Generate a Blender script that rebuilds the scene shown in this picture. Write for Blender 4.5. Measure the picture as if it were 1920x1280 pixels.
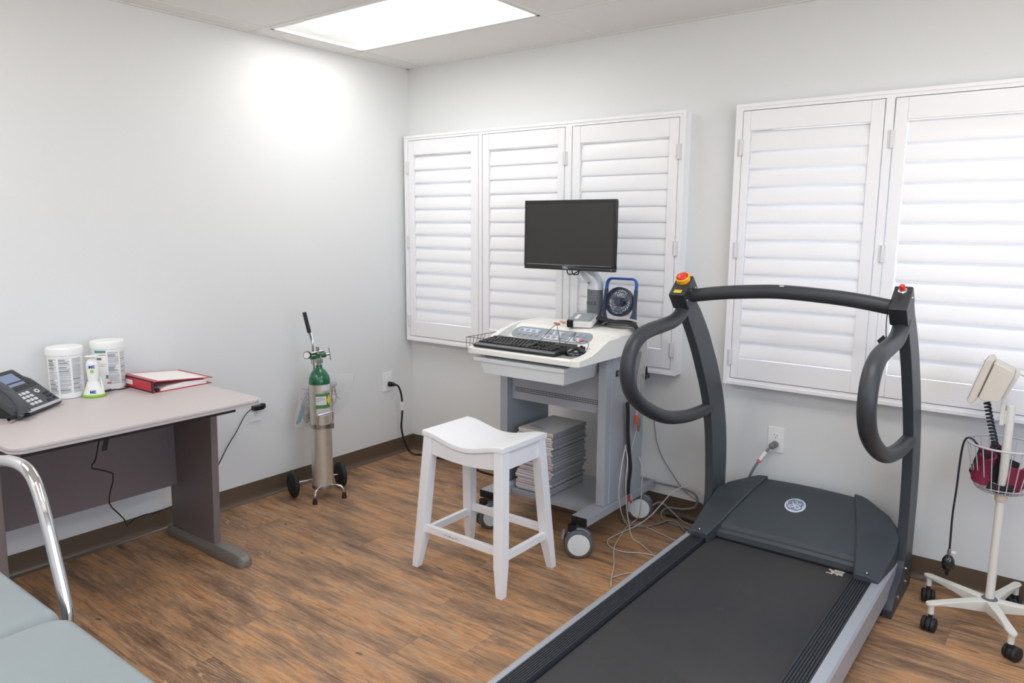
import bpy, bmesh, math, random
from mathutils import Vector, Matrix
random.seed(7)
PI = math.pi
scene = bpy.context.scene
for o in list(bpy.data.objects): bpy.data.objects.remove(o)

# ------------------------------------------------------------ camera
yaw, pitch, roll = -0.6536, 0.1549, 0.0061
fw = Vector((math.sin(yaw)*math.cos(pitch), math.cos(yaw)*math.cos(pitch), -math.sin(pitch)))
rt = Vector((math.cos(yaw), -math.sin(yaw), 0)); up = rt.cross(fw)
r2 = rt*math.cos(roll)+up*math.sin(roll); u2 = up*math.cos(roll)-rt*math.sin(roll)
cd = bpy.data.cameras.new('camera'); cam = bpy.data.objects.new('camera', cd)
scene.collection.objects.link(cam)
cd.sensor_width = 36; cd.lens = 1395.4*36/1920; cd.clip_start = 0.02
M4 = Matrix.Identity(4)
for i in range(3):
    M4[i][0] = r2[i]; M4[i][1] = u2[i]; M4[i][2] = -fw[i]
M4.translation = Vector((3.4009, -3.3755, 1.4551))
cam.matrix_world = M4
scene.camera = cam

# ------------------------------------------------------------ world / exposure
w = bpy.data.worlds.new('sky'); scene.world = w; w.use_nodes = True
# cool sky above the horizon; brighter glow below it, added to lighten the ceiling
wt = w.node_tree; bg = wt.nodes['Background']; bg.inputs[1].default_value = 1.0
wtc = wt.nodes.new('ShaderNodeTexCoord'); wsx = wt.nodes.new('ShaderNodeSeparateXYZ'); wt.links.new(wtc.outputs['Generated'], wsx.inputs[0])
wr = wt.nodes.new('ShaderNodeMapRange'); wr.inputs[1].default_value = -.03; wr.inputs[2].default_value = .03; wt.links.new(wsx.outputs[2], wr.inputs[0])
wm_ = wt.nodes.new('ShaderNodeMix'); wm_.data_type = 'RGBA'; wt.links.new(wr.outputs[0], wm_.inputs[0])
wm_.inputs[6].default_value = (3.4, 3.4, 3.35, 1); wm_.inputs[7].default_value = (1.55, 1.95, 2.6, 1)
wt.links.new(wm_.outputs[2], bg.inputs[0])
scene.view_settings.view_transform = 'Standard'
scene.view_settings.look = 'None'
scene.view_settings.gamma = 1
scene.view_settings.exposure = 0.50
LAMP = 4.9     # strength of the troffer lenses

# ------------------------------------------------------------ materials
def lin(c):
    c /= 255.0
    return c/12.92 if c <= 0.04045 else ((c+0.055)/1.055)**2.4
def S(r, g, b): return (lin(r), lin(g), lin(b), 1)
MATS = {}
def mat(name, col, rough=0.5, metal=0.0, bump=0.0, bscale=200.0, var=0.04, vscale=12.0, spec=0.5, alpha=1.0, trans=0.0, coat=0.0):
    if name in MATS: return MATS[name]
    m = bpy.data.materials.new(name); m.use_nodes = True; nt = m.node_tree; N = nt.nodes; L = nt.links
    p = N['Principled BSDF']
    p.inputs['Roughness'].default_value = rough; p.inputs['Metallic'].default_value = metal
    p.inputs['Specular IOR Level'].default_value = spec
    p.inputs['Alpha'].default_value = alpha; p.inputs['Transmission Weight'].default_value = trans
    p.inputs['Coat Weight'].default_value = coat
    tc = N.new('ShaderNodeTexCoord')
    nz = N.new('ShaderNodeTexNoise'); nz.inputs['Scale'].default_value = vscale; nz.inputs['Detail'].default_value = 4
    L.new(tc.outputs['Object'], nz.inputs['Vector'])
    mx = N.new('ShaderNodeMix'); mx.data_type = 'RGBA'
    mx.inputs[6].default_value = tuple(c*(1-var) for c in col[:3])+(1,)
    mx.inputs[7].default_value = tuple(min(1, c*(1+var)) for c in col[:3])+(1,)
    L.new(nz.outputs[0], mx.inputs[0]); L.new(mx.outputs[2], p.inputs['Base Color'])
    if bump > 0:
        n2 = N.new('ShaderNodeTexNoise'); n2.inputs['Scale'].default_value = bscale; n2.inputs['Detail'].default_value = 3
        L.new(tc.outputs['Object'], n2.inputs['Vector'])
        b = N.new('ShaderNodeBump'); b.inputs['Strength'].default_value = bump; b.inputs['Distance'].default_value = 0.002
        L.new(n2.outputs[0], b.inputs['Height']); L.new(b.outputs[0], p.inputs['Normal'])
    MATS[name] = m; return m
def emis(name, col, st):
    m = bpy.data.materials.new(name); m.use_nodes = True; nt = m.node_tree
    p = nt.nodes['Principled BSDF']; p.inputs['Base Color'].default_value = (.9, .9, .9, 1)
    p.inputs['Emission Color'].default_value = col; p.inputs['Emission Strength'].default_value = st
    MATS[name] = m; return m
def node(N, t, **kw):
    n = N.new(t)
    for k, v in kw.items(): setattr(n, k, v)
    return n
def math_(nt, op, a, b=None, c=None):
    n = nt.nodes.new('ShaderNodeMath'); n.operation = op
    for i, v in enumerate((a, b, c)):
        if v is None: continue
        if isinstance(v, (int, float)): n.inputs[i].default_value = v
        else: nt.links.new(v, n.inputs[i])
    return n.outputs[0]
def ramp(nt, fac, stops):
    n = nt.nodes.new('ShaderNodeValToRGB'); e = n.color_ramp.elements
    e[0].position, e[0].color = stops[0]; e[1].position, e[1].color = stops[-1]
    for p, c in stops[1:-1]:
        q = e.new(p); q.color = c
    nt.links.new(fac, n.inputs[0]); return n.outputs[0]
def mixc(nt, f, a, b, blend='MIX'):
    n = nt.nodes.new('ShaderNodeMix'); n.data_type = 'RGBA'; n.blend_type = blend
    for i, v in ((0, f), (6, a), (7, b)):
        if isinstance(v, (int, float)): n.inputs[i].default_value = v
        elif isinstance(v, tuple): n.inputs[i].default_value = v
        else: nt.links.new(v, n.inputs[i])
    return n.outputs[2]

def floor_material():
    m = bpy.data.materials.new('vinyl_plank_floor'); m.use_nodes = True; nt = m.node_tree; N = nt.nodes; L = nt.links
    p = N['Principled BSDF']
    tc = N.new('ShaderNodeTexCoord'); sx = N.new('ShaderNodeSeparateXYZ'); L.new(tc.outputs['Object'], sx.inputs[0])
    X, Y = sx.outputs[0], sx.outputs[1]
    W, LEN = 0.18, 1.22
    yr = math_(nt, 'DIVIDE', math_(nt, 'SUBTRACT', Y, 0.025), W); row = math_(nt, 'FLOOR', yr); fy = math_(nt, 'FRACT', yr)
    def eq(v, k): return math_(nt, 'COMPARE', v, k, .25)
    j = math_(nt, 'ADD', math_(nt, 'MULTIPLY', math_(nt, 'ADD', row, 12), .562), .522)
    j = math_(nt, 'SUBTRACT', j, math_(nt, 'MULTIPLY', eq(row, -9), .368))
    xr = math_(nt, 'DIVIDE', math_(nt, 'SUBTRACT', X, j), LEN)
    colu = math_(nt, 'FLOOR', xr); fx = math_(nt, 'FRACT', xr)
    cb = N.new('ShaderNodeCombineXYZ'); L.new(row, cb.inputs[0]); L.new(colu, cb.inputs[1])
    w2 = N.new('ShaderNodeTexWhiteNoise'); w2.noise_dimensions = '2D'; L.new(cb.outputs[0], w2.inputs['Vector'])
    rnd = w2.outputs['Value']; rc = N.new('ShaderNodeSeparateColor'); L.new(w2.outputs['Color'], rc.inputs[0])
    # seams
    ey = math_(nt, 'MULTIPLY', math_(nt, 'MINIMUM', fy, math_(nt, 'SUBTRACT', 1, fy)), W)
    ex = math_(nt, 'MULTIPLY', math_(nt, 'MINIMUM', fx, math_(nt, 'SUBTRACT', 1, fx)), LEN)
    seam = math_(nt, 'LESS_THAN', math_(nt, 'MINIMUM', ex, ey), 0.0011)
    # grain space, shifted per plank
    def vec(ax, ay, k):
        c = N.new('ShaderNodeCombineXYZ')
        L.new(math_(nt, 'ADD', math_(nt, 'MULTIPLY', X, ax), math_(nt, 'MULTIPLY', rnd, 37.0*k)), c.inputs[0])
        L.new(math_(nt, 'ADD', math_(nt, 'MULTIPLY', Y, ay), math_(nt, 'MULTIPLY', rnd, 53.0*k)), c.inputs[1])
        return c.outputs[0]
    def noise(v, sc, det=4, rough=.55, dist=0):
        n = N.new('ShaderNodeTexNoise'); n.inputs['Scale'].default_value = sc; n.inputs['Detail'].default_value = det
        n.inputs['Roughness'].default_value = rough; n.inputs['Distortion'].default_value = dist
        L.new(v, n.inputs['Vector']); return n.outputs[0]
    tone = noise(vec(1.3, 5.5, 1), 1.6, 5, .6)
    streak = noise(vec(2.2, 42, 1.7), 2.2, 6, .65, .6)
    fine = noise(vec(9, 150, 2.1), 1.6, 4, .75)
    base = ramp(nt, tone, [(0.28, S(108, 80, 60)), (0.40, S(154, 118, 88)), (0.49, S(182, 142, 106)), (0.57, S(208, 152, 98)), (0.65, S(190, 152, 116)), (0.78, S(222, 180, 138))])
    sv = ramp(nt, streak, [(0.30, (0.30, 0.29, 0.29, 1)), (0.50, (0.5, 0.5, 0.5, 1)), (0.70, (0.66, 0.66, 0.66, 1))])
    c1 = mixc(nt, 0.85, base, sv, 'OVERLAY')
    mid = noise(vec(2.6, 26, .8), 1.7, 7, .74, 1.1)
    c1 = mixc(nt, math_(nt, 'MULTIPLY', ramp(nt, mid, [(.36, (1, 1, 1, 1)), (.50, (0, 0, 0, 1))]), .62), c1, S(106, 82, 64))
    c1 = mixc(nt, math_(nt, 'MULTIPLY', ramp(nt, mid, [(.53, (0, 0, 0, 1)), (.68, (1, 1, 1, 1))]), .45), c1, S(218, 180, 142))
    # tone per plank
    pt = ramp(nt, rc.outputs[1], [(0, (0.82, 0.82, 0.84, 1)), (0.5, (0.92, 0.91, 0.90, 1)), (1, (1.0, 0.99, 0.97, 1))])
    c1 = mixc(nt, 1.0, c1, pt, 'MULTIPLY')
    # cathedral rings, limed pores
    low = noise(vec(1.0, 7.5, 1.3), 1.0, 1.2, .35)
    ring = math_(nt, 'SINE', math_(nt, 'MULTIPLY', low, 200.0))
    rm = ramp(nt, ring, [(0.50, (0, 0, 0, 1)), (0.97, (1, 1, 1, 1))])
    brk = ramp(nt, noise(vec(14, 90, .9), 1.5, 2), [(0.40, (0, 0, 0, 1)), (0.56, (1, 1, 1, 1))])
    some = ramp(nt, noise(vec(.8, 2.0, .6), 1.4, 2), [(0.52, (0, 0, 0, 1)), (0.64, (1, 1, 1, 1))])
    force = math_(nt, 'ADD', math_(nt, 'MULTIPLY', eq(row, -9), eq(colu, -2)), math_(nt, 'MULTIPLY', eq(row, -13), eq(colu, 1)))
    force = math_(nt, 'MINIMUM', 1, math_(nt, 'ADD', force, math_(nt, 'GREATER_THAN', rc.outputs[2], .992)))
    c1 = mixc(nt, math_(nt, 'MULTIPLY', force, .42), c1, S(112, 84, 64))
    lim = mixc(nt, 1.0, rm, brk, 'MULTIPLY')
    amt = math_(nt, 'ADD', math_(nt, 'MULTIPLY', some, 0.15), math_(nt, 'MULTIPLY', force, .50))
    lf = math_(nt, 'MINIMUM', .8, math_(nt, 'MULTIPLY', lim, amt))
    c2 = mixc(nt, lf, c1, S(226, 200, 172))
    dk = ramp(nt, fine, [(0.30, (1, 1, 1, 1)), (0.44, (0, 0, 0, 1))])
    c3 = mixc(nt, math_(nt, 'MULTIPLY', dk, 0.50), c2, S(84, 62, 48))
    ft = ramp(nt, fine, [(0.60, (0, 0, 0, 1)), (0.72, (1, 1, 1, 1))])
    c3 = mixc(nt, math_(nt, 'MULTIPLY', ft, 0.45), c3, S(226, 200, 174))
    thin = noise(vec(3.5, 120, 1.1), 1.3, 4, .7, .5)
    c3 = mixc(nt, math_(nt, 'MULTIPLY', ramp(nt, thin, [(.60, (0, 0, 0, 1)), (.68, (1, 1, 1, 1))]), .40), c3, S(218, 196, 172))
    c3 = mixc(nt, math_(nt, 'MULTIPLY', ramp(nt, thin, [(.34, (1, 1, 1, 1)), (.41, (0, 0, 0, 1))]), .45), c3, S(88, 66, 52))
    kn = noise(vec(5, 15, .4), 1.3, 2)
    c3 = mixc(nt, ramp(nt, kn, [(0.715, (0, 0, 0, 1)), (0.76, (.8, .8, .8, 1))]), c3, S(48, 32, 26))
    c4 = mixc(nt, math_(nt, 'MULTIPLY', seam, 0.35), c3, S(84, 62, 48))
    hs = N.new('ShaderNodeHueSaturation'); hs.inputs['Saturation'].default_value = .96; hs.inputs['Value'].default_value = .88; L.new(c4, hs.inputs['Color']); c4 = hs.outputs[0]
    L.new(c4, p.inputs['Base Color'])
    rr = N.new('ShaderNodeMapRange'); L.new(streak, rr.inputs[0]); rr.inputs[3].default_value = 0.42; rr.inputs[4].default_value = 0.58
    L.new(rr.outputs[0], p.inputs['Roughness'])
    b = N.new('ShaderNodeBump'); b.inputs['Strength'].default_value = 0.25; b.inputs['Distance'].default_value = 0.0015
    L.new(math_(nt, 'SUBTRACT', math_(nt, 'ADD', fine, streak), math_(nt, 'MULTIPLY', seam, 2)), b.inputs['Height'])
    L.new(b.outputs[0], p.inputs['Normal'])
    return m

def belt_material():
    m = bpy.data.materials.new('tread_belt'); m.use_nodes = True; nt = m.node_tree; N = nt.nodes; L = nt.links
    p = N['Principled BSDF']; tc = N.new('ShaderNodeTexCoord')
    def noise(sc, det, stretch):
        mp = N.new('ShaderNodeMapping'); mp.inputs['Scale'].default_value = stretch; L.new(tc.outputs['Object'], mp.inputs[0])
        n = N.new('ShaderNodeTexNoise'); n.inputs['Scale'].default_value = sc; n.inputs['Detail'].default_value = det
        L.new(mp.outputs[0], n.inputs['Vector']); return n.outputs[0]
    a = noise(1.6, 4, (1, 0.7, 1)); s = noise(9, 6, (1, 1.0, 1)); g = noise(900, 1, (1, 1, 1))
    c = ramp(nt, a, [(0.3, S(40, 42, 48)), (0.7, S(62, 60, 60))])
    c = mixc(nt, math_(nt, 'MULTIPLY', ramp(nt, s, [(0.66, (0, 0, 0, 1)), (0.78, (1, 1, 1, 1))]), 0.16), c, S(120, 118, 116))
    L.new(c, p.inputs['Base Color']); p.inputs['Roughness'].default_value = 0.62
    b = N.new('ShaderNodeBump'); b.inputs['Strength'].default_value = .35; b.inputs['Distance'].default_value = .001
    L.new(g, b.inputs['Height']); L.new(b.outputs[0], p.inputs['Normal'])
    return m

M_wall = mat('wall_paint', S(228, 230, 230), .62, bump=.12, bscale=260, var=.008, vscale=2)
M_ceil = mat('ceiling_tile', S(238, 236, 234), .9, bump=0, var=.05, vscale=260)
M_grid = mat('ceiling_grid_metal', S(232, 230, 226), .5, var=.01)
M_floor = floor_material()
M_base = mat('brown_vinyl_cove', S(98, 84, 70), .30, var=.06)
M_shut = mat('shutter_white', S(246, 246, 248), .35, var=.01)
M_white = mat('white_plastic', S(240, 240, 238), .35, var=.015)
M_glass = mat('window_glass', (1, 1, 1, 1), .0, trans=1.0, var=0)
M_outlet = mat('outlet_white', S(244, 244, 244), .3, var=.01)
M_black = mat('black_plastic', S(26, 26, 28), .4, var=.1)
M_blackr = mat('black_rubber', S(32, 32, 34), .6, var=.12)
M_chrome = mat('chrome', S(215, 215, 218), .08, 1.0, var=.02)
M_steel = mat('worn_steel', S(178, 176, 172), .3, 1.0, var=.08)

# ------------------------------------------------------------ mesh builder
OFF = {}
def vec(v): return v if isinstance(v, Vector) else Vector(v)
def smooth_path(pts, n=6, closed=False):
    P = [vec(p) for p in pts]
    if len(P) < 3: return P
    out = []
    m = len(P)
    rng = range(m) if closed else range(m-1)
    for i in rng:
        p0 = P[(i-1) % m] if closed or i > 0 else P[0]*2-P[1]
        p1 = P[i]; p2 = P[(i+1) % m]
        p3 = P[(i+2) % m] if closed or i+2 < m else P[-1]*2-P[-2]
        for k in range(n):
            t = k/n
            out.append(0.5*((2*p1)+(p2-p0)*t+(2*p0-5*p1+4*p2-p3)*t*t+(3*p1-p0-3*p2+p3)*t**3))
    if not closed: out.append(P[-1])
    return out
class MB:
    def __init__(s): s.bm = bmesh.new()
    def face(s, vs):
        try: return s.bm.faces.new(vs)
        except ValueError: return None
    def box(s, x0, x1, y0, y1, z0, z1):
        v = [s.bm.verts.new((x, y, z)) for z in (z0, z1) for x, y in ((x0, y0), (x1, y0), (x1, y1), (x0, y1))]
        for f in ((3, 2, 1, 0), (4, 5, 6, 7), (0, 1, 5, 4), (1, 2, 6, 5), (2, 3, 7, 6), (3, 0, 4, 7)): s.face([v[i] for i in f])
        return s
    def obox(s, c, ax, ay, az):
        c, ax, ay, az = map(vec, (c, ax, ay, az))
        v = [s.bm.verts.new(c+ax*i+ay*j+az*k) for k in (-1, 1) for i, j in ((-1, -1), (1, -1), (1, 1), (-1, 1))]
        for f in ((3, 2, 1, 0), (4, 5, 6, 7), (0, 1, 5, 4), (1, 2, 6, 5), (2, 3, 7, 6), (3, 0, 4, 7)): s.face([v[i] for i in f])
        return s
    def loft(s, rings, cap=True, closed=False):
        R = [[s.bm.verts.new(p) for p in r] for r in rings]
        n = len(R[0]); m = len(R)
        for i in range(m if closed else m-1):
            a, b = R[i], R[(i+1) % m]
            for j in range(n): s.face((a[j], a[(j+1) % n], b[(j+1) % n], b[j]))
        if cap and not closed:
            s.face(R[0][::-1]); s.face(R[-1])
        return s
    def prism(s, poly, axis, a, b):
        def P(p, t):
            return {0: (t, p[0], p[1]), 1: (p[0], t, p[1]), 2: (p[0], p[1], t)}[axis]
        return s.loft([[P(p, a) for p in poly], [P(p, b) for p in poly]])
    def cyl(s, p0, p1, r0, r1=None, seg=24, cap=True):
        r1 = r0 if r1 is None else r1
        p0, p1 = vec(p0), vec(p1); d = (p1-p0).normalized()
        a = d.orthogonal().normalized(); b = d.cross(a)
        ring = lambda p, r: [p+(a*math.cos(2*PI*k/seg)+b*math.sin(2*PI*k/seg))*r for k in range(seg)]
        return s.loft([ring(p0, r0), ring(p1, r1)], cap)
    def lathe(s, prof, base=(0, 0, 0), axis=(0, 0, 1), seg=28, closed=False):
        base, d = vec(base), vec(axis).normalized(); a = d.orthogonal().normalized(); b = d.cross(a)
        return s.loft([[base+d*h+(a*math.cos(2*PI*k/seg)+b*math.sin(2*PI*k/seg))*max(r, 1e-5) for k in range(seg)] for r, h in prof], not closed, closed)
    def tube(s, pts, r, seg=12, sm=6, closed=False, rx=None, upv=None, cap=True):
        P = smooth_path(pts, sm, closed) if sm > 1 else [vec(p) for p in pts]
        m = len(P); rings = []; a = None
        for i, p in enumerate(P):
            if closed: d = (P[(i+1) % m]-P[i-1]).normalized()
            else: d = (P[min(i+1, m-1)]-P[max(i-1, 0)]).normalized()
            if upv is not None:
                b = d.cross(vec(upv)).normalized(); a = b.cross(d).normalized()
            elif a is None: a = d.orthogonal().normalized(); b = d.cross(a)
            else:
                a = (a-d*a.dot(d)).normalized(); b = d.cross(a)
            rr = r(i/(m-1)) if callable(r) else r
            r1 = rx if rx is not None else rr
            rings.append([p+a*math.cos(2*PI*k/seg)*rr+b*math.sin(2*PI*k/seg)*r1 for k in range(seg)])
        return s.loft(rings, cap, closed)
    def sphere(s, c, r, sx=1, sy=1, sz=1, seg=20, rings=12, rot=None):
        c = vec(c); Rm = rot or Matrix.Identity(3)
        R = []
        for i in range(rings+1):
            t = PI*i/rings
            R.append([c+Rm@Vector((sx*r*math.sin(t)*math.cos(2*PI*k/seg), sy*r*math.sin(t)*math.sin(2*PI*k/seg), -sz*r*math.cos(t))) for k in range(seg)])
        return s.loft(R, False)
    def poly(s, pts):
        s.face([s.bm.verts.new(p) for p in pts]); return s
    def text(s, body, size, mtx, ext=0.0006, align='CENTER', spacing=1.0, bold=0.0):
        cu = bpy.data.curves.new('t', 'FONT'); cu.body = body; cu.size = size; cu.extrude = ext; cu.align_x = align; cu.align_y = 'CENTER'
        cu.space_character = spacing; cu.offset = bold; cu.resolution_u = 3
        o = bpy.data.objects.new('t', cu); scene.collection.objects.link(o)
        dg = bpy.context.evaluated_depsgraph_get(); dg.update()
        me = bpy.data.meshes.new_from_object(o.evaluated_get(dg))
        me.transform(mtx); s.bm.from_mesh(me)
        bpy.data.objects.remove(o); bpy.data.curves.remove(cu); bpy.data.meshes.remove(me)
        return s
    def xf(s, m):
        bmesh.ops.transform(s.bm, matrix=m, verts=s.bm.verts); return s
    def build(s, name, m, parent=None, bevel=0, seg=2, ang=38, off=None, loc=None, sub=0):
        bm = s.bm
        if ang > 20: bmesh.ops.remove_doubles(bm, verts=bm.verts, dist=1e-6)
        bmesh.ops.dissolve_degenerate(bm, edges=bm.edges, dist=1e-7)
        bmesh.ops.recalc_face_normals(bm, faces=bm.faces)
        if bevel:
            es = [e for e in bm.edges if len(e.link_faces) == 2 and e.calc_face_angle(0) > math.radians(32)]
            bmesh.ops.bevel(bm, geom=es, offset=bevel, segments=seg, affect='EDGES', clamp_overlap=True, profile=.5)
        for f in bm.faces: f.smooth = ang > 20
        for e in bm.edges:
            if len(e.link_faces) == 2 and e.calc_face_angle(0) > math.radians(ang): e.smooth = False
        o_ = OFF.get(parent, Vector((0, 0, 0))) if parent is not None else Vector((0, 0, 0))
        if parent is None and loc is not None: o_ = vec(loc)
        if o_.length: bmesh.ops.translate(bm, vec=-o_, verts=bm.verts)
        me = bpy.data.meshes.new(name); bm.to_mesh(me); bm.free()
        me.materials.append(m)
        o = bpy.data.objects.new(name, me); scene.collection.objects.link(o)
        if parent is not None: o.parent = parent; OFF[o] = OFF.get(parent, Vector((0, 0, 0)))
        elif loc is not None: o.location = loc; OFF[o] = vec(loc)
        if bevel or ang > 30:
            wm = o.modifiers.new('wn', 'WEIGHTED_NORMAL'); wm.keep_sharp = True
        return o
def thing(name, label, cat, loc=(0, 0, 0), rotz=0, group=None, local=False):
    o = bpy.data.objects.new(name, None); scene.collection.objects.link(o)
    o.empty_display_size = .05
    o.location = loc; o.rotation_euler = (0, 0, rotz); OFF[o] = Vector((0, 0, 0)) if local else Vector(loc)
    o['label'] = label; o['category'] = cat
    if group: o['group'] = group
    return o
def tag(o, label, cat, group=None):
    o['label'] = label; o['category'] = cat
    if group: o['group'] = group
    return o
def struct(o): o['kind'] = 'structure'; return o
def rrect(x0, x1, y0, y1, r, n=5):
    P = []
    for cx, cy, a in ((x1-r, y1-r, 0), (x0+r, y1-r, 90), (x0+r, y0+r, 180), (x1-r, y0+r, 270)):
        for k in range(n+1):
            t = math.radians(a+90*k/n); P.append((cx+r*math.cos(t), cy+r*math.sin(t)))
    return P
def frame(xa, za, o=(0, 0, 0)):
    """matrix whose X,Z axes are given"""
    x = vec(xa).normalized(); z = vec(za).normalized(); y = z.cross(x).normalized(); x = y.cross(z)
    m = Matrix.Identity(4)
    for i in range(3): m[i][0] = x[i]; m[i][1] = y[i]; m[i][2] = z[i]
    m.translation = vec(o); return m

# ============================================================ ROOM
H = 2.392; RX = 4.75; FY = -5.0
GX, GY, TX, TY = 0.1354, -0.4795, 1.2192, 0.6096
LIGHTS = [(0, 0), (2, 1), (0, 4), (2, 4), (1, 6)]          # ceiling grid cells with a troffer; the rear ones are unseen, added for brightness
struct(MB().box(-.15, RX+.15, FY-.15, .2, -.12, 0).build('floor', M_floor, ang=20))
struct(MB().box(-.15, 0, FY-.15, .2, -.0, H+.25).build('wall_left', M_wall, ang=20))
W3 = (-4.6, -1.1, .75, 2.15)      # large unseen window added in the right wall to brighten the room
b = MB(); b.box(RX, RX+.15, FY-.15, W3[0], 0, H+.25); b.box(RX, RX+.15, W3[1], .2, 0, H+.25)
b.box(RX, RX+.15, W3[0], W3[1], 0, W3[2]); b.box(RX, RX+.15, W3[0], W3[1], W3[3], H+.25)
struct(b.build('wall_right', M_wall, ang=20))
struct(MB().box(-.15, RX+.15, FY-.15, FY, 0, H+.25).build('wall_front', M_wall, ang=20))
W1 = (.085, 1.805, .79, 1.93); W2 = (2.17, 3.90, .79, 1.93)
b = MB(); xs = [0, W1[0], W1[1], W2[0], W2[1], RX]
for i in range(5):
    if i in (1, 3):
        b.box(xs[i], xs[i+1], 0, .16, 0, W1[2]); b.box(xs[i], xs[i+1], 0, .16, W1[3], H+.25)
    else: b.box(xs[i], xs[i+1], 0, .16, 0, H+.25)
struct(b.build('wall_back', M_wall, ang=20))
# ceiling tiles
b = MB(); g = MB()
xl = [0]+[GX+TX*i for i in range(5) if GX+TX*i < RX]+[RX]
yl = [0]+[GY-TY*i for i in range(9) if GY-TY*i > FY]+[FY]
for i in range(len(xl)-1):
    for j in range(len(yl)-1):
        if (i-1, j-1) in LIGHTS: continue
        b.box(xl[i], xl[i+1], yl[j+1], yl[j], H, H+.015)
struct(b.build('ceiling', M_ceil, ang=20))
for x in xl[1:-1]: g.box(x-.0115, x+.0115, FY, 0, H-.003, H+.0002)
for y in yl[1:-1]: g.box(0, RX, y-.0115, y+.0115, H-.0032, H+.0003)
g.box(0, .018, FY, 0, H-.004, H+.0004); g.box(0, RX, -.018, 0, H-.004, H+.0004)
g.box(RX-.018, RX, FY, 0, H-.004, H+.0004); g.box(0, RX, FY, FY+.018, H-.004, H+.0004)
struct(g.build('trim_1', M_grid, ang=20))
# baseboards with a cove toe
prof = [(0, 0), (.021, 0), (.0205, .0025), (.014, .006), (.008, .012), (.0045, .022), (.003, .036), (.003, .0975), (0, .0975)]
struct(MB().prism([(p[0], p[1]) for p in prof], 1, FY, 0).build('baseboard_left', M_base, ang=50))
struct(MB().prism([(-p[0], p[1]) for p in prof], 0, 0, RX).build('baseboard_back', M_base, ang=50))
struct(MB().prism([(RX-p[0], p[1]) for p in prof], 1, FY, 0).build('baseboard_right', M_base, ang=50))
struct(MB().prism([(FY+p[0], p[1]) for p in prof], 0, 0, RX).build('baseboard_front', M_base, ang=50))

# troffer lamps
M_lens = emis('lamp_lens', (1.0, .99, .975, 1), LAMP)
M_lens1 = emis('lamp_lens_dimmer', (1.0, .99, .975, 1), LAMP*.70)
M_endp = mat('troffer_end_grey', S(128, 128, 126), .5, var=.01)
M_trof = mat('troffer_white', S(236, 236, 234), .45, var=.01)
lamp_labels = ['white recessed ceiling troffer light near the corner, its end seen in the photo',
               'recessed ceiling troffer light above the treadmill', 'unseen ceiling troffer added to brighten the room, behind the exam table',
               'unseen ceiling troffer added to brighten the room, behind the camera', 'unseen ceiling troffer added to brighten the room, at the rear wall']
for q, (i, j) in enumerate(LIGHTS):
    x0 = GX+TX*i+.012; x1 = x0+TX-.024; y1 = GY-TY*j-.012; y0 = y1-TY+.024; ym = (y0+y1)/2
    t = thing('ceiling_light', lamp_labels[q], 'ceiling light', ((x0+x1)/2, ym, H))
    f = MB()
    for a in ((x0, x1, y0, y0+.016), (x0, x1, y1-.016, y1), (x0, x0+.016, y0, y1), (x1-.016, x1, y0, y1)): f.box(*a, H-.004, H+.008)
    f.build('frame', M_trof, t, bevel=.001)
    f = MB(); f.box(x0+.010, x0+.014, y0+.01, y1-.01, H+.004, H+.10); f.build('end_plate', M_endp, t)
    f = MB(); f.box(x1-.014, x1-.010, y0+.01, y1-.01, H+.004, H+.10); f.build('end_plate', M_endp, t)
    # curved reflectors on both sides and the basket between them
    hw = (y1-y0)/2-.016; P = []
    for k in range(9):
        a = k/8; P.append((-hw+a*(hw-.10), .006+.062*math.sin(a*PI/2)))
    P += [(-.10, .068), (-.09, .048), (-.05, .034), (0, .030), (.05, .034), (.09, .048), (.10, .068)]
    for k in range(8, -1, -1):
        a = k/8; P.append((hw-a*(hw-.10), .006+.062*math.sin(a*PI/2)))
    f = MB(); va = [f.bm.verts.new((x0+.014, ym+p[0], H+p[1])) for p in P]; vb = [f.bm.verts.new((x1-.014, ym+p[0], H+p[1])) for p in P]
    for k in range(len(P)-1): f.face((va[k], va[k+1], vb[k+1], vb[k]))
    f.build('diffuser', M_lens1 if q == 0 else M_lens, t, ang=60)
    f = MB().box(x0, x1, y0, y1, H+.101, H+.11); f.build('housing', M_trof, t)

# windows behind the shutters
for n, Wd in ((1, W1), (2, W2)):
    x0, x1, z0, z1 = Wd; f = MB()
    for a in ((x0, x1, z0, z0+.05), (x0, x1, z1-.05, z1), (x0, x0+.05, z0, z1), (x1-.05, x1, z0, z1)): f.box(a[0], a[1], .09, .13, a[2], a[3])
    for k in (1, 2):
        xm = x0+(x1-x0)*k/3; f.box(xm-.025, xm+.025, .09, .13, z0+.02, z1-.02)
    fo = struct(f.build('window_%d' % n, M_white, ang=20))
    MB().box(x0+.03, x1-.03, .108, .112, z0+.03, z1-.03).build('pane', M_glass, fo, ang=20)

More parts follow.
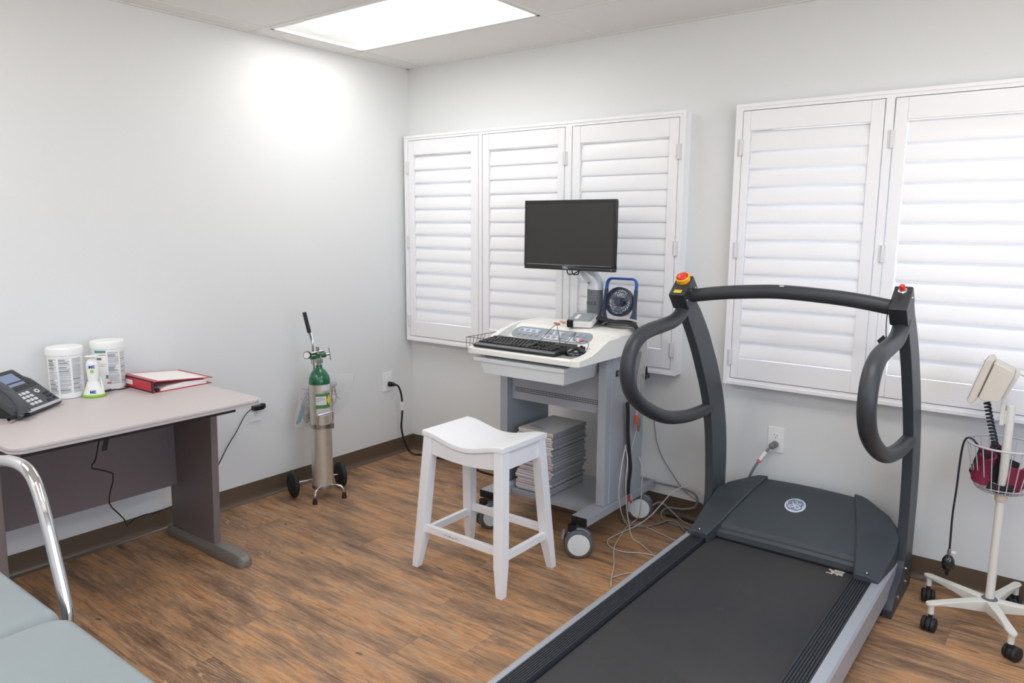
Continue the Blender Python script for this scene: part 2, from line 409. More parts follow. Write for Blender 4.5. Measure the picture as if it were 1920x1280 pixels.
f = MB()
for a in ((W3[0], W3[1], W3[2], W3[2]+.05), (W3[0], W3[1], W3[3]-.05, W3[3]), (W3[0], W3[0]+.05, W3[2], W3[3]), (W3[1]-.05, W3[1], W3[2], W3[3]), (-2.29, -2.25, W3[2], W3[3]), (-3.45, -3.41, W3[2], W3[3])):
    f.box(RX+.06, RX+.10, a[0], a[1], a[2], a[3])
struct(f.build('window_3', M_white, ang=20))  # frame of the unseen window added for fill light
for c, rx_, sx_, sy_ in (((RX+.11, (W3[0]+W3[1])/2, (W3[2]+W3[3])/2), 'x', W3[3]-W3[2], W3[1]-W3[0]),
                         (((W1[0]+W1[1])/2, .15, (W1[2]+W1[3])/2), 'y', W1[1]-W1[0], W1[3]-W1[2]),
                         (((W2[0]+W2[1])/2, .15, (W2[2]+W2[3])/2), 'y', W2[1]-W2[0], W2[3]-W2[2])):
    l = bpy.data.lights.new('daylight_portal', 'AREA'); l.shape = 'RECTANGLE'; l.size = sx_; l.size_y = sy_; l.cycles.is_portal = True
    o = bpy.data.objects.new('daylight_portal', l); scene.collection.objects.link(o); o.location = c
    o.rotation_euler = (0, PI/2, 0) if rx_ == 'x' else (-PI/2, 0, 0)

# plantation shutters
FRONT, BACKY = -.065, -.034
ZT, ZB = 1.985, .735
def shutter_frame(n, x0, x1, posts):
    f = MB(); t = .028
    f.box(x0, x1, -.062, 0, ZT-.026, ZT); f.box(x0, x1, -.062, 0, ZB, ZB+.026)
    f.box(x0, x0+t, -.062, 0, ZB+.026, ZT-.026); f.box(x1-t, x1, -.062, 0, ZB+.026, ZT-.026)
    f.box(x0-.002, x1+.002, -.066, -.062, ZT-.012, ZT+.002); f.box(x0-.002, x1+.002, -.066, -.062, ZB-.002, ZB+.012)
    f.box(x0-.002, x0+.012, -.066, -.062, ZB+.012, ZT-.012); f.box(x1-.012, x1+.002, -.066, -.062, ZB+.012, ZT-.012)
    for a, c in posts: f.box(a+.0015, c-.0015, -.064, 0, ZB+.024, ZT-.024)
    return struct(f.build('trim_%d' % n, M_shut, ang=20))
M_hinge = mat('hinge_white', S(226, 226, 228), .4, var=.02)
def shutter(x0, x1, lx0, lx1, tilt, label, hinge_x):
    zt, zb = ZT-.029, ZB+.029
    t = thing('plantation_shutter', label, 'shutter', ((x0+x1)/2, -.05, zb), group='white plantation shutters on the back wall')
    x0 += .003; x1 -= .003; lzt, lzb = 1.872, .857
    for a, c in ((x0, lx0), (lx1, x1)):
        MB().box(a, c, FRONT, BACKY, zb, zt).build('stile', M_shut, t, bevel=.0015, seg=1)
    MB().box(lx0+.0004, lx1-.0004, FRONT+.002, BACKY, lzt, zt).build('top_rail', M_shut, t, bevel=.0012, seg=1)
    MB().box(lx0+.0004, lx1-.0004, FRONT+.002, BACKY, zb, lzb).build('bottom_rail', M_shut, t, bevel=.0012, seg=1)
    f = MB(); n = 13; pitch = (lzt-lzb-.012)/n; A = math.radians(tilt)
    for k in range(n):
        zc = lzb+.006+pitch*(k+.5); ring = []
        for q in range(14):
            a = 2*PI*q/14; u = .0445*math.cos(a); v = .0055*math.sin(a)
            yy = u*math.cos(A)-v*math.sin(A); zz = u*math.sin(A)+v*math.cos(A)
            ring.append((-.0475+yy, zc+zz))
        f.loft([[(lx0+.003, p[0], p[1]) for p in ring], [(lx1-.003, p[0], p[1]) for p in ring]])
    f.build('louvers', M_shut, t, ang=60)
    for z in (1.80, 1.35, .86):
        MB().cyl((hinge_x, FRONT-.005, z-.035), (hinge_x, FRONT-.005, z+.035), .006, seg=12).box(hinge_x-.013, hinge_x+.013, FRONT-.004, FRONT+.002, z-.034, z+.034).build('hinge', M_hinge, t, bevel=.0008, seg=1)
shutter_frame(2, .026, 1.868, [(.617, .645), (1.203, 1.246)])
shutter_frame(3, 2.112, 3.954, [(2.715, 2.749), (3.325, 3.356)])
shutter(.054, .617, .100, .560, 76, 'white shutter panel hung nearest the left wall corner', .052)
shutter(.645, 1.203, .692, 1.158, 80, 'white shutter panel in the middle of the left window, partly behind the monitor', 1.206)
shutter(1.246, 1.840, 1.296, 1.790, 82, 'white shutter panel behind the monitor at the right of the left window', 1.842)
shutter(2.140, 2.715, 2.175, 2.664, 76, 'white shutter panel above the wall outlet behind the treadmill crossbar', 2.138)
shutter(2.749, 3.325, 2.796, 3.278, 75, 'white shutter panel at the right photo edge behind the blood pressure stand', 2.746)
shutter(3.356, 3.926, 3.403, 3.879, 76, 'white shutter panel beyond the right edge of the photo', 3.928)

# outlets
def outlet(c, n, u, label, plugs=()):
    """c centre on wall, n wall normal, u horizontal direction"""
    c, n, u = vec(c), vec(n), vec(u); z = Vector((0, 0, 1))
    t = thing('wall_outlet', label, 'outlet', c)
    MB().obox(c+n*.003, u*.037, z*.0585, n*.003).build('cover_plate', M_outlet, t, bevel=.0022)
    for s_ in (-1, 1):
        f = MB().cyl(c+z*s_*.0195+n*.005, c+z*s_*.0195+n*.0078, .0165, seg=28); so = f.build('receptacle', M_outlet, t, bevel=.0006, seg=1)
        f = MB()
        if s_ not in plugs:
            for dx, hh in ((-.0062, .0042), (.0062, .0036)): f.obox(c+z*(s_*.0195+.0035)+u*dx+n*.0079, u*.0009, z*hh, n*.0004)
            f.cyl(c+z*(s_*.0195-.0075)+n*.0076, c+z*(s_*.0195-.0075)+n*.0083, .0024, seg=12)
            f.build('slots', M_black, so)
    f = MB().cyl(c+n*.006, c+n*.0072, .0028, seg=12); f.build('screw', M_outlet, t)
outlet((0, -.222, .482), (1, 0, 0), (0, 1, 0), 'white wall outlet near the room corner with a black cord plugged in', (-1, 1))
outlet((0, -1.165, .482), (1, 0, 0), (0, 1, 0), 'white wall outlet beside the desk with a small black adapter plugged in', (1,))
outlet((2.351, 0, .487), (0, -1, 0), (1, 0, 0), 'white wall outlet on the back wall behind the treadmill with a grey plug', (-1,))

# ============================================================ DESK
M_desktop = mat('taupe_laminate', S(198, 190, 189), .42, var=.015)
M_deskside = mat('taupe_panel', S(122, 112, 113), .5, var=.03, vscale=60, bump=.1, bscale=500)
M_foot = mat('grey_foot_metal', S(124, 118, 112), .38, var=.03)
M_darkrail = mat('dark_rail', S(38, 36, 38), .5, var=.05)
ZD = .753
desk = thing('desk', 'taupe laminate desk against the left wall holding the phone and red binder', 'desk', (.40, -2.09, 0))
prof = rrect(.016, .797, -2.545, -1.640, .045, 6)
b = MB()
layers = [(-.001, -.023), (.0, -.021), (.0, -.0145), (-.0035, -.0135), (-.0035, -.0120), (0, -.011), (0, -.003), (-.003, 0)]
cx_, cy_ = .4065, -2.0925
def inset(P, d): return [(p[0]+(d if p[0] < cx_ else -d), p[1]+(d if p[1] < cy_ else -d)) for p in P]
b.loft([[(p[0], p[1], ZD+dz) for p in inset(prof, -d)] for d, dz in layers])
b.build('desktop', M_desktop, desk, ang=50)
for s_, y0 in ((1, -1.694), (-1, -2.515)):
    y1 = y0+.034
    b = MB().prism([(.10, .045), (.455, .045), (.485, ZD-.0235), (.10, ZD-.0235)], 1, y0, y1)
    lg = b.build('leg', M_deskside, desk, bevel=.006)
    ym = (y0+y1)/2; P = []
    for x, hw, h in ((.052, .012, .012), (.062, .030, .034), (.09, .036, .046), (.45, .036, .050), (.60, .036, .050), (.650, .034, .046), (.668, .028, .038), (.678, .016, .026)):
        P.append([(x, ym-hw, 0), (x, ym-hw, h*.55), (x, ym-hw*.62, h), (x, ym+hw*.62, h), (x, ym+hw, h*.55), (x, ym+hw, 0)])
    MB().loft(P).build('foot', M_foot, lg, bevel=.003)
MB().box(.150, .168, -2.482, -1.694, .262, ZD-.0235).build('modesty_panel', M_deskside, desk, bevel=.001)
MB().box(.655, .680, -2.482, -1.694, ZD-.066, ZD-.0235).build('support_rail', M_darkrail, desk, bevel=.002)
MB().box(.162, .169, -1.712, -1.700, .40, .55).box(.169, .172, -1.724, -1.697, .42, .53).build('bracket', M_deskside, desk, bevel=.001)
b = MB().obox((.683, -2.216, .672), (.003, 0, 0), (0, .0085, 0), (0, .006, .022))
b.build('cable_clip', M_black, desk, bevel=.002)

def cable(name, label, cat, pts, r, m, group=None, sm=8, seg=8):
    b = MB().tube(pts, r, seg=seg, sm=sm)
    o = b.build(name, m, None, ang=70, loc=pts[0]); tag(o, label, cat, group); return o
M_cord = mat('black_cord', S(20, 20, 22), .45, var=.05)
M_gcord = mat('grey_cord', S(120, 120, 122), .45, var=.05)
M_lcord = mat('pale_grey_cord', S(196, 194, 190), .45, var=.04)
# phone cord hanging under the desk
cable('cord', 'thin black cord dangling kinked beneath the desk to the baseboard', 'cord',
      [(.684, -2.236, ZD-.060), (.655, -2.232, .655), (.55, -2.20, .58), (.44, -2.17, .52), (.41, -2.08, .47), (.40, -2.09, .40), (.38, -2.09, .34), (.33, -2.045, .28), (.24, -1.975, .20),
       (.16, -1.93, .135), (.12, -1.88, .140), (.07, -1.80, .125), (.03, -1.755, .104), (.03, -1.72, .105), (.03, -1.60, .12), (.025, -1.45, .17)], .0026, M_cord, sm=2)
ad = thing('power_adapter', 'small black power adapter in the outlet beside the desk with a thin cord', 'power adapter', (.012, -1.16, .50))
MB().box(.0075, .040, -1.190, -1.130, .488, .512).box(.010, .034, -1.140, -1.118, .492, .516).build('adapter_body', M_black, ad, bevel=.004)
MB().tube([(.030, -1.190, .500), (.032, -1.215, .496), (.030, -1.25, .465), (.024, -1.29, .40), (.018, -1.335, .34), (.016, -1.375, .28), (.015, -1.42, .22), (.018, -1.50, .17)], .0024, seg=8).build('cord', M_cord, ad, ang=70)

# ============================================================ DESK OBJECTS
M_can = mat('canister_white', S(244, 244, 242), .38, var=.01)
M_ink = mat('label_ink_grey', S(176, 178, 181), .5, var=.1, vscale=600)
M_ink2 = mat('label_ink_dark', S(118, 120, 124), .5, var=.1, vscale=600)
M_teal = mat('label_teal', S(64, 150, 140), .5)
M_red = mat('label_red', S(214, 96, 96), .5)
def canister(loc, rot, label, kind):
    t = thing('wipes_canister', label, 'canister', loc, rot, local=True)
    MB().lathe([(.058, 0), (.062, .004), (.0625, .178)], seg=40).build('body', M_can, t, ang=50)
    MB().lathe([(.064, .174), (.0665, .178), (.0665, .202), (.064, .206), (.058, .2075), (.030, .2065)], seg=40).build('lid', M_can, t, ang=50)
    R = .0628
    def patch(b, a0, a1, z0, z1):
        n = max(2, int((a1-a0)/6)+1)
        lo = []; hi = []
        for k in range(n+1):
            a = math.radians(a0+(a1-a0)*k/n)
            lo.append(b.bm.verts.new((R*math.cos(a), R*math.sin(a), z0))); hi.append(b.bm.verts.new((R*math.cos(a), R*math.sin(a), z1)))
        for k in range(n): b.face((lo[k], lo[k+1], hi[k+1], hi[k]))
    rr = random.Random(hash(kind) % 97 if not isinstance(kind, int) else kind)
    b = MB(); d = MB()
    cols = [(-62, -26), (-20, 18), (24, 60)] if kind == 1 else [(-2, 38), (44, 80)]
    for a0, a1 in cols:
        z = .164
        while z > .024:
            big = rr.random() < .10
            h = .0030 if big else .0012
            e = a1-rr.random()*(a1-a0)*(.45 if rr.random() < .25 else .04)
            patch(d if big else b, a0, e if not big else a0+(a1-a0)*(.5+.4*rr.random()), z-h, z)
            z -= h+.0011+(.002 if rr.random() < .08 else 0)
    b.build('printed_label', M_ink, t, ang=70); d.build('label_headings', M_ink2, t, ang=70)
    if kind == 2:
        c = MB(); patch(c, -52, -8, .160, .170); c.build('teal_band', M_teal, t, ang=70)
        c = MB(); patch(c, -48, -8, .150, .153); patch(c, -10, 4, .028, .036); c.build('red_mark', M_red, t, ang=70)
        c = MB(); patch(c, -44, -24, .130, .140); patch(c, -30, -8, .110, .1115); patch(c, -30, -14, .103, .1045); patch(c, -12, -4, .05, .066)
        c.build('dark_badge', M_ink2, t, ang=70)
canister((.150, -2.118, ZD), -.42, 'white wipes canister with grey printed columns, standing next to the phone', 1)
canister((.112, -1.932, ZD), -.42, 'white wipes canister with a teal band, standing next to the red binder', 2)

# handheld applicator in its stand
M_green = mat('lime_green', S(140, 200, 50), .4)
M_blue = mat('logo_blue', S(18, 70, 150), .4)
dv = thing('handheld_device', 'white handheld device in a green-based charging stand between the wipes canisters', 'device', (.236, -2.052, ZD), math.atan2(-.52, .85), local=True)
def elring(z, rx, ry, n=24, cx=0): return [(cx+rx*math.cos(2*PI*k/n), ry*math.sin(2*PI*k/n), z) for k in range(n)]
MB().loft([elring(0, .030, .040), elring(.002, .033, .043), elring(.009, .033, .043), elring(.011, .031, .041)]).build('base_ring', M_green, dv, ang=50)
MB().loft([elring(.010, .030, .040), elring(.020, .028, .037), elring(.045, .021, .028), elring(.062, .018, .023)]).build('stand', M_white, dv, ang=60)
MB().loft([[(x, y, z) for x, y, z in ((-.012, .030, .02), (.012, .030, .02), (.010, .026, .068+.0), (-.010, .026, .068))], [(x, y, z) for x, y, z in ((-.012, .038, .02), (.012, .038, .02), (.008, .030, .088), (-.008, .030, .088))]]).build('stand_fin', M_white, dv, bevel=.002)
MB().loft([elring(.045, .012, .016), elring(.065, .015, .019), elring(.10, .0165, .0225), elring(.132, .017, .0235), elring(.142, .016, .021), elring(.158, .010, .012), elring(.165, .005, .006), elring(.1655, .004, .005)]).build('handle', M_white, dv, ang=60)
MB().lathe([(.010, .166), (.026, .1665), (.026, .168), (.010, .1685)]).build('cap_disc', M_white, dv, ang=50)
MB().lathe([(.0065, 0), (.0065, .0015)], base=(.0165, 0, .106), axis=(1, 0, 0)).build('button', M_green, dv)
def onface(x, z, y=0): return Matrix(((0, 0, 1, x), (1, 0, 0, y), (0, 1, 0, z), (0, 0, 0, 1)))
MB().text('ME', .018, onface(.0172, .124), spacing=.98, bold=.00035).build('lettering', M_blue, dv, ang=20)
MB().text('ME', .018, onface(.0300, .023), spacing=.98, bold=.00035).build('lettering', M_blue, dv, ang=20)
cable('charging_cord', 'short black charging cord looping beside the handheld device on the desk', 'cord',
      [(.215, -2.008, ZD+.008), (.214, -1.975, ZD+.010), (.205, -1.930, ZD+.004), (.190, -1.895, ZD+.004), (.165, -1.890, ZD+.006), (.155, -1.93, ZD+.004), (.175, -1.97, ZD+.004), (.20, -2.02, ZD+.004), (.18, -2.06, ZD+.003), (.13, -2.03, ZD+.003), (.05, -2.02, ZD+.003)], .0022, M_cord)
MB_pl = MB().cyl((.213, -2.008, ZD+.008), (.209, -1.955, ZD+.008), .0042, .0028, seg=12)
tag(MB_pl.build('cord_plug', M_cord, None, ang=50, loc=(.213, -2.008, ZD)), 'slim black plug of the charging cord at the white device stand', 'plug')

# red binder
M_bred = mat('binder_red', S(204, 48, 64), .38, var=.05)
M_bblk = mat('binder_black_edge', S(42, 44, 46), .45)
M_paper = mat('paper_white', S(236, 234, 230), .7, var=.02)
bi = thing('ring_binder', 'red ring binder with papers lying on the desk beside the canisters', 'binder', (.10, -1.880, ZD), .02, local=True)
LX, LY = .272, .262       # spine length along x, cover depth along y
def slab(pts_yz, x0=0, x1=LX): return MB().prism(pts_yz, 0, x0, x1)
slab([(0, .0), (LY, .0), (LY, .0028), (0, .0028)]).build('back_cover', M_bred, bi, bevel=.0006)
slab([(0, .047), (LY+.004, .024), (LY+.004, .0268), (0, .050)]).build('front_cover', M_bred, bi, bevel=.0006)
slab([(-.003, .0), (0.0, .0), (0.0, .050), (-.003, .050)]).build('spine', M_bred, bi, bevel=.0006)
b = MB()
b.box(-.001, LX+.001, -.0045, -.0015, .0003, .006).box(-.001, LX+.001, -.0045, .001, .0455, .0512).box(LX-.014, LX+.001, -.0043, -.0018, .0, .05).box(-.001, .006, -.0043, -.0018, 0, .05)
b.build('black_edging', M_bblk, bi, bevel=.0005)
MB().box(0, LX, LY+.0025, LY+.0055, .0236, .0273).build('cover_edge', M_bblk, bi)
MB().box(0, LX, LY-.003, LY+.001, .0002, .0031).build('cover_edge', M_bblk, bi)
MB().box(.034, .104, -.0042, -.0030, .016, .036).build('spine_label', M_paper, bi)
b = slab([(.028, .0495-.0018), (LY-.014, .0280), (LY-.014, .0288), (.028, .0502-.0018)], .018, LX-.012).build('cover_sheet', M_paper, bi)
MB().prism([(.030, .0032), (LY-.02, .0032), (LY-.022, .021), (.14, .026), (.06, .020), (.034, .012)], 0, .006, LX-.005).build('page_block', M_paper, bi, bevel=.001)
MB().box(.03, LX-.012, .006, .022, .003, .009).build('ring_plate', M_steel, bi, bevel=.001)
for x in (.07, LX/2, LX-.055):
    MB().tube([(x, .010+.020*(1+math.cos(a))*.9, .014+.020*math.sin(a)) for a in [2*PI*k/14 for k in range(14)]], .0016, seg=8, sm=1, closed=True).build('ring', M_chrome, bi, ang=70)
MB().sphere((LX-.014, .020, .010), .009, 1, 1.3, .8).build('ring_lever', M_black, bi, ang=70)

# desk phone
M_phone = mat('phone_charcoal', S(66, 70, 76), .42, bump=.05, bscale=900, var=.04)
M_phdk = mat('phone_dark', S(38, 39, 42), .35)
M_silver = mat('silver_plastic', S(190, 192, 194), .35, .3)
M_lcd = mat('phone_screen', S(128, 142, 172), .5)
M_key = mat('phone_key', S(206, 208, 210), .4)
ph = thing('desk_phone', 'charcoal office desk phone with blue-grey screen and handset at the desk corner', 'telephone', (.440, -2.390, ZD), math.atan2(.79, -.61), local=True)
PW, PD, SL = .252, .168, math.radians(37.5)
cs, sn = math.cos(SL), math.sin(SL)
def pm(x, v, h): return Vector((x, v*cs-h*sn, .016+v*sn+h*cs))         # x across, v up the slope, h above the face
def pbox(x0, x1, v0, v1, h0, h1):
    c = [pm(x, v, h) for h in (h0, h1) for x, v in ((x0, v0), (x1, v0), (x1, v1), (x0, v1))]
    m = MB(); V = [m.bm.verts.new(p) for p in c]
    for f in ((3, 2, 1, 0), (4, 5, 6, 7), (0, 1, 5, 4), (1, 2, 6, 5), (2, 3, 7, 6), (3, 0, 4, 7)): m.face([V[i] for i in f])
    return m
SLN = .212
def pface(pts, h0, h1): return MB().loft([[pm(x, v, h0) for x, v in pts], [pm(x, v, h1) for x, v in pts]])
pface([(0.0, 0), (PW, 0), (PW, .13), (PW-.004, .15), (PW-.022, .17), (PW-.026, .205), (PW-.032, SLN), (.02, SLN), (0, .19)], -.018, 0).build('body', M_phone, ph, bevel=.003)
MB().prism([(.0+.028, .002), (.118, .0), (.118, .11), (.028, .022)], 0, .03, PW-.03).build('stand', M_phdk, ph, bevel=.003)
pface([(.002, .002), (PW-.002, .002), (PW-.002, .014), (.002, .014)], -.004, .0014).build('silver_strip', M_silver, ph, bevel=.0006)
pface([(.082, .108), (PW-.010, .108), (PW-.024, .168), (PW-.030, SLN-.004), (.066, SLN-.004)], -.002, .0012).build('display_bezel', M_phdk, ph, bevel=.0006)
pface([(.084, .130), (.199, .130), (.193, .192), (.078, .192)], 0, .0018).build('display', M_lcd, ph)
X0 = .098
kk = 0
for r in range(4):
    for c in range(3):
        x = X0+c*.0225; v = .026+r*.0185
        pface(rrect(x, x+.0165, v, v+.0125, .002, 2), 0, .0024).build('number_key', M_key, ph, ang=50)
for v in (.124, .136, .148, .160, .172):
    pface(rrect(.2055, .2160, v, v+.006, .001, 2), 0, .0026).build('line_key', M_black, ph, ang=50)
for x in (.102, .126, .150, .174):
    pface(rrect(x, x+.012, .1165, .1215, .001, 2), 0, .0026).build('soft_key', M_black, ph, ang=50)
for x, v in ((.212, .056), (.228, .056), (.212, .040), (.228, .040), (.228, .024)):
    pface(rrect(x-.002, x+.011, v, v+.008, .001, 2), 0, .0026).build('function_key', M_black, ph, ang=50)
pface(rrect(.190, .214, .022, .029, .001, 2), 0, .0026).build('function_key', M_black, ph, ang=50)
pface([(.197+.012*math.cos(2*PI*k/20), .081+.010*math.sin(2*PI*k/20)) for k in range(20)], 0, .0030).build('navigation_key', M_key, ph, ang=50)
pface([(.197+.004*math.cos(2*PI*k/12), .081+.0035*math.sin(2*PI*k/12)) for k in range(12)], .001, .0040).build('navigation_key', M_black, ph, ang=50)
fm = Matrix.Identity(4)
ex, ey, ez = Vector((1, 0, 0)), Vector((0, cs, sn)), Vector((0, -sn, cs)); o_ = pm(.118, .199, .0015)
for i in range(3): fm[i][0] = ex[i]; fm[i][1] = ey[i]; fm[i][2] = ez[i]; fm[i][3] = o_[i]
MB().text('Yealink', .0095, fm, ext=.0003, bold=.0002).build('lettering', M_key, ph, ang=20)
# handset
hs = [pm(.013, v, h) for v, h in ((.004, .012), (.020, .026), (.055, .038), (.105, .043), (.155, .038), (.188, .028), (.208, .016))]
b = MB(); rings = []
P = smooth_path(hs, 5)
for i, p in enumerate(P):
    d = (P[min(i+1, len(P)-1)]-P[max(i-1, 0)]).normalized(); side = Vector((1, 0, 0)); n_ = side.cross(d).normalized()
    t_ = abs(i/(len(P)-1)-.5)*2; wv = .020+.006*t_**2; th = .009+.006*t_**3
    rings.append([p+side*wv*math.copysign(abs(math.cos(a))**.6, math.cos(a))+n_*th*math.copysign(abs(math.sin(a))**.7, math.sin(a)) for a in [2*PI*k/20 for k in range(20)]])
b.loft(rings); hsob = b.build('handset', M_phone, ph, ang=70)
for v in (.028, .180):
    pface([(.014+.020*math.cos(2*PI*k/24), v+.020*math.sin(2*PI*k/24)) for k in range(24)], .002, .026).build('handset_cup', M_phone, ph, bevel=.003)
pts = []
for k in range(150):
    a = k*.9; f = k/149
    c = Vector((.036-.075*f, -.006+.030*math.sin(f*2.2), .012+.003))
    pts.append(c+Vector((0, math.cos(a)*.0055, math.sin(a)*.0055+.001)))
MB().tube(pts, .0018, seg=6, sm=2).build('coiled_cord', M_cord, ph, ang=70)

# ============================================================ OXYGEN CYLINDER ON ITS CART
M_alu = mat('worn_aluminium', S(212, 208, 196), .36, .65, var=.10, vscale=40)
M_oxg = mat('oxygen_green', S(22, 98, 62), .22, var=.05, coat=.4)
M_lblw = mat('cylinder_label', S(214, 216, 220), .5, var=.03)
M_lblg = mat('cylinder_label_green', S(74, 132, 64), .5, var=.03)
M_yel = mat('label_yellow', S(238, 214, 30), .5)
OA = math.atan2(-.28, .96); OC = (.252, -.935, 0)
ox = thing('oxygen_cylinder', 'aluminium oxygen cylinder with green shoulder standing in its wheeled cart', 'gas cylinder', (OC[0], OC[1], .062), OA, local=True)
R = .0555
MB().lathe([(.048, 0), (.0535, .004), (R, .012), (R, .568)], seg=40).build('cylinder_body', M_alu, ox, ang=50)
MB().lathe([(R+.0002, .562), (R+.0002, .575), (.0535, .592), (.046, .612), (.034, .630), (.022, .640), (.017, .648), (.017, .660)], seg=40).build('green_shoulder', M_oxg, ox, ang=60)
MB().lathe([(.013, .655), (.013, .672), (.010, .675), (.010, .690)], seg=20).box(-.014, .014, -.017, .017, .672, .700).build('valve', M_steel, ox, bevel=.002)
def cpatch(a0, a1, z0, z1, r=R+.0006):
    b = MB(); n = 10; lo = []; hi = []
    for k in range(n+1):
        a = math.radians(a0+(a1-a0)*k/n); lo.append(b.bm.verts.new((r*math.cos(a), r*math.sin(a), z0))); hi.append(b.bm.verts.new((r*math.cos(a), r*math.sin(a), z1)))
    for k in range(n): b.face((lo[k], lo[k+1], hi[k+1], hi[k]))
    return b
cpatch(-12, 44, .530, .562).build('label', M_lblw, ox, ang=70)
cpatch(-45, 40, .438, .516).build('label', M_lblg, ox, ang=70)
cpatch(-44, 14, .456, .502, R+.0009).build('label', M_lblw, ox, ang=70)
cpatch(-42, 36, .395, .432, R+.0009).build('label', M_lblw, ox, ang=70)
cpatch(-10, 40, .325, .350, R+.0009).build('label', M_lblw, ox, ang=70)
b = MB()
for z, e in ((.494, -6), (.486, 4), (.478, -20), (.424, 20), (.416, 10), (.408, 24)):
    lo = cpatch(-40, e, z-.0022, z, R+.0012); me = bpy.data.meshes.new('q'); lo.bm.to_mesh(me); lo.bm.free(); b.bm.from_mesh(me); bpy.data.meshes.remove(me)
b.build('label_print', M_ink2, ox, ang=70)
dm = []
for ca, cz in ((14, 0), (29, .028), (44, 0), (29, -.028)):
    a = math.radians(ca); dm.append(((R+.0015)*math.cos(a), (R+.0015)*math.sin(a), .480+cz))
MB().loft([dm, [(x*1.012, y*1.012, z) for x, y, z in dm]]).build('yellow_diamond', M_yel, ox, ang=20)
# regulator
b = MB().cyl((-.004, -.045, .705), (-.004, .040, .712), .014, seg=20).cyl((0, 0, .690), (0, 0, .722), .012, seg=16)
b.build('regulator_body', M_oxg, ox, bevel=.002)
b = MB().cyl((.004, -.060, .720), (.020, -.072, .722), .020, seg=24); g_ = b.build('pressure_gauge', M_black, ox, bevel=.002)
MB().cyl((.0195, -.0717, .722), (.0215, -.0732, .7221), .0165, seg=24).build('gauge_face', M_paper, g_)
MB().cyl((-.004, .040, .710), (-.004, .062, .714), .006, seg=12).cyl((-.006, .060, .745), (0, .066, .680), .0034, seg=10).build('tee_handle', M_steel, ox, ang=50)
MB().cyl((-.002, -.004, .720), (-.002, -.004, .732), .016, seg=20).cyl((-.002, -.004, .732), (-.002, -.004, .756), .0085, seg=16).cyl((0, -.04, .726), (0, .03, .734), .0065, seg=12).build('flow_knob', M_steel, ox, ang=50)
MB().cyl((.006, -.040, .698), (.006, -.041, .672), .0025, seg=8).build('outlet_barb', M_steel, ox, ang=50)
MB().cyl((.006, .005, .712), (.016, .012, .690), .003, seg=8).build('outlet_barb', M_steel, ox, ang=50)

oc = thing('cylinder_cart', 'chrome two-wheeled cylinder cart with black wheels beside the left wall', 'cart', OC, OA, local=True)
b = MB().lathe([(.030, .050), (.052, .052), (.058, .056), (.058, .072), (.0565, .072), (.0565, .060), (.030, .058)], seg=32, closed=False)
b.build('cup', M_steel, oc, ang=50)
for s_ in (-1, 1):
    MB().tube([(.035, s_*.03, .066), (.060, s_*.052, .070), (.078, s_*.070, .064), (.086, s_*.080, .045), (.088, s_*.082, .018)], .006, seg=12).build('leg', M_chrome, oc, ang=70)
    MB().lathe([(.0125, 0), (.0130, .006), (.0095, .030), (.0085, .034)], base=(.088, s_*.082, 0), seg=18).build('rubber_foot', M_blackr, oc, ang=50)
    y0 = s_*.135-.0165; b = MB()
    b.lathe([(.020, .0), (.040, .0), (.060, .002), (.070, .007), (.0745, .0165), (.070, .026), (.060, .031), (.040, .033), (.020, .033)], base=(-.081, y0, .0745), axis=(0, 1, 0), seg=36)
    wo = b.build('wheel', M_blackr, oc, ang=60)
    MB().lathe([(.004, -.003), (.026, -.002), (.030, .004), (.030, .029), (.026, .035), (.004, .036)], base=(-.081, y0, .0745), axis=(0, 1, 0), seg=28).build('wheel_hub', M_black, wo, ang=50)
MB().cyl((-.081, -.14, .0745), (-.081, .14, .0745), .005, seg=12).tube([(-.055, -.12, .086), (-.050, 0, .088), (-.055, .12, .086)], .005, seg=10).build('axle', M_chrome, oc, ang=70)
# strap band and front loop
b = MB().lathe([(R+.0005, .388), (R+.0028, .388), (R+.0028, .410), (R+.0005, .410)], seg=40, closed=True)
b.build('band', M_steel, oc, ang=50)
MB().tube([(.046, -.040, .392), (.058, -.040, .42), (.068, -.039, .464), (.070, -.034, .470), (.070, .034, .478), (.068, .040, .472), (.058, .042, .43), (.046, .044, .398)], .0042, seg=10, sm=5).build('front_loop', M_chrome, oc, ang=70)
MB().box(.044, .056, .030, .050, .384, .414).build('clasp', M_steel, oc, bevel=.002)
# back post rising to the handle
MB().tube([(-.060, 0, .06), (-.062, 0, .50), (-.066, -.004, .78), (-.070, -.006, .845)], .0055, seg=12, sm=4).build('post', M_chrome, oc, ang=70)
MB().tube([(-.070, -.006, .835), (-.073, -.009, .862), (-.078, -.017, .895)], .0085, rx=.003, seg=12, sm=3).build('handle_joint', M_chrome, oc, ang=50)
MB().cyl((-.077, -.016, .885), (-.088, -.036, .995), .0105, seg=18).build('handle_grip', M_black, oc, bevel=.002)

# plastic bag of supplies hanging behind the cylinder
M_bag = mat('clear_plastic_bag', S(225, 228, 230), .12, alpha=.24, bump=.7, bscale=40, var=.03)
M_tube = mat('clear_tubing', S(190, 184, 190), .25, alpha=.9)
bagc = Vector((.135, -.880, .52))
out = [(-.135, -.130), (-.095, .040), (-.050, .150), (.02, .165), (.155, .110), (.275, .085), (.235, -.02), (.185, -.100), (.06, -.135), (-.03, -.150)]
b = MB(); front = []; back = []
P2 = smooth_path([(0, y, z) for y, z in out], 4, True)
cen = Vector((0, .05, 0))
rings = []
for fr, th in ((1.0, 0.002), (.86, .030), (.6, .046), (.3, .050)):
    rings.append((fr, th))
R1 = []
for fr, th in reversed(rings): R1.append([(bagc.x+th+.004*math.sin(k*1.7+fr*9), bagc.y+cen.y+(p.y-cen.y)*fr, bagc.z+cen.z+(p.z-cen.z)*fr) for k, p in enumerate(P2)])
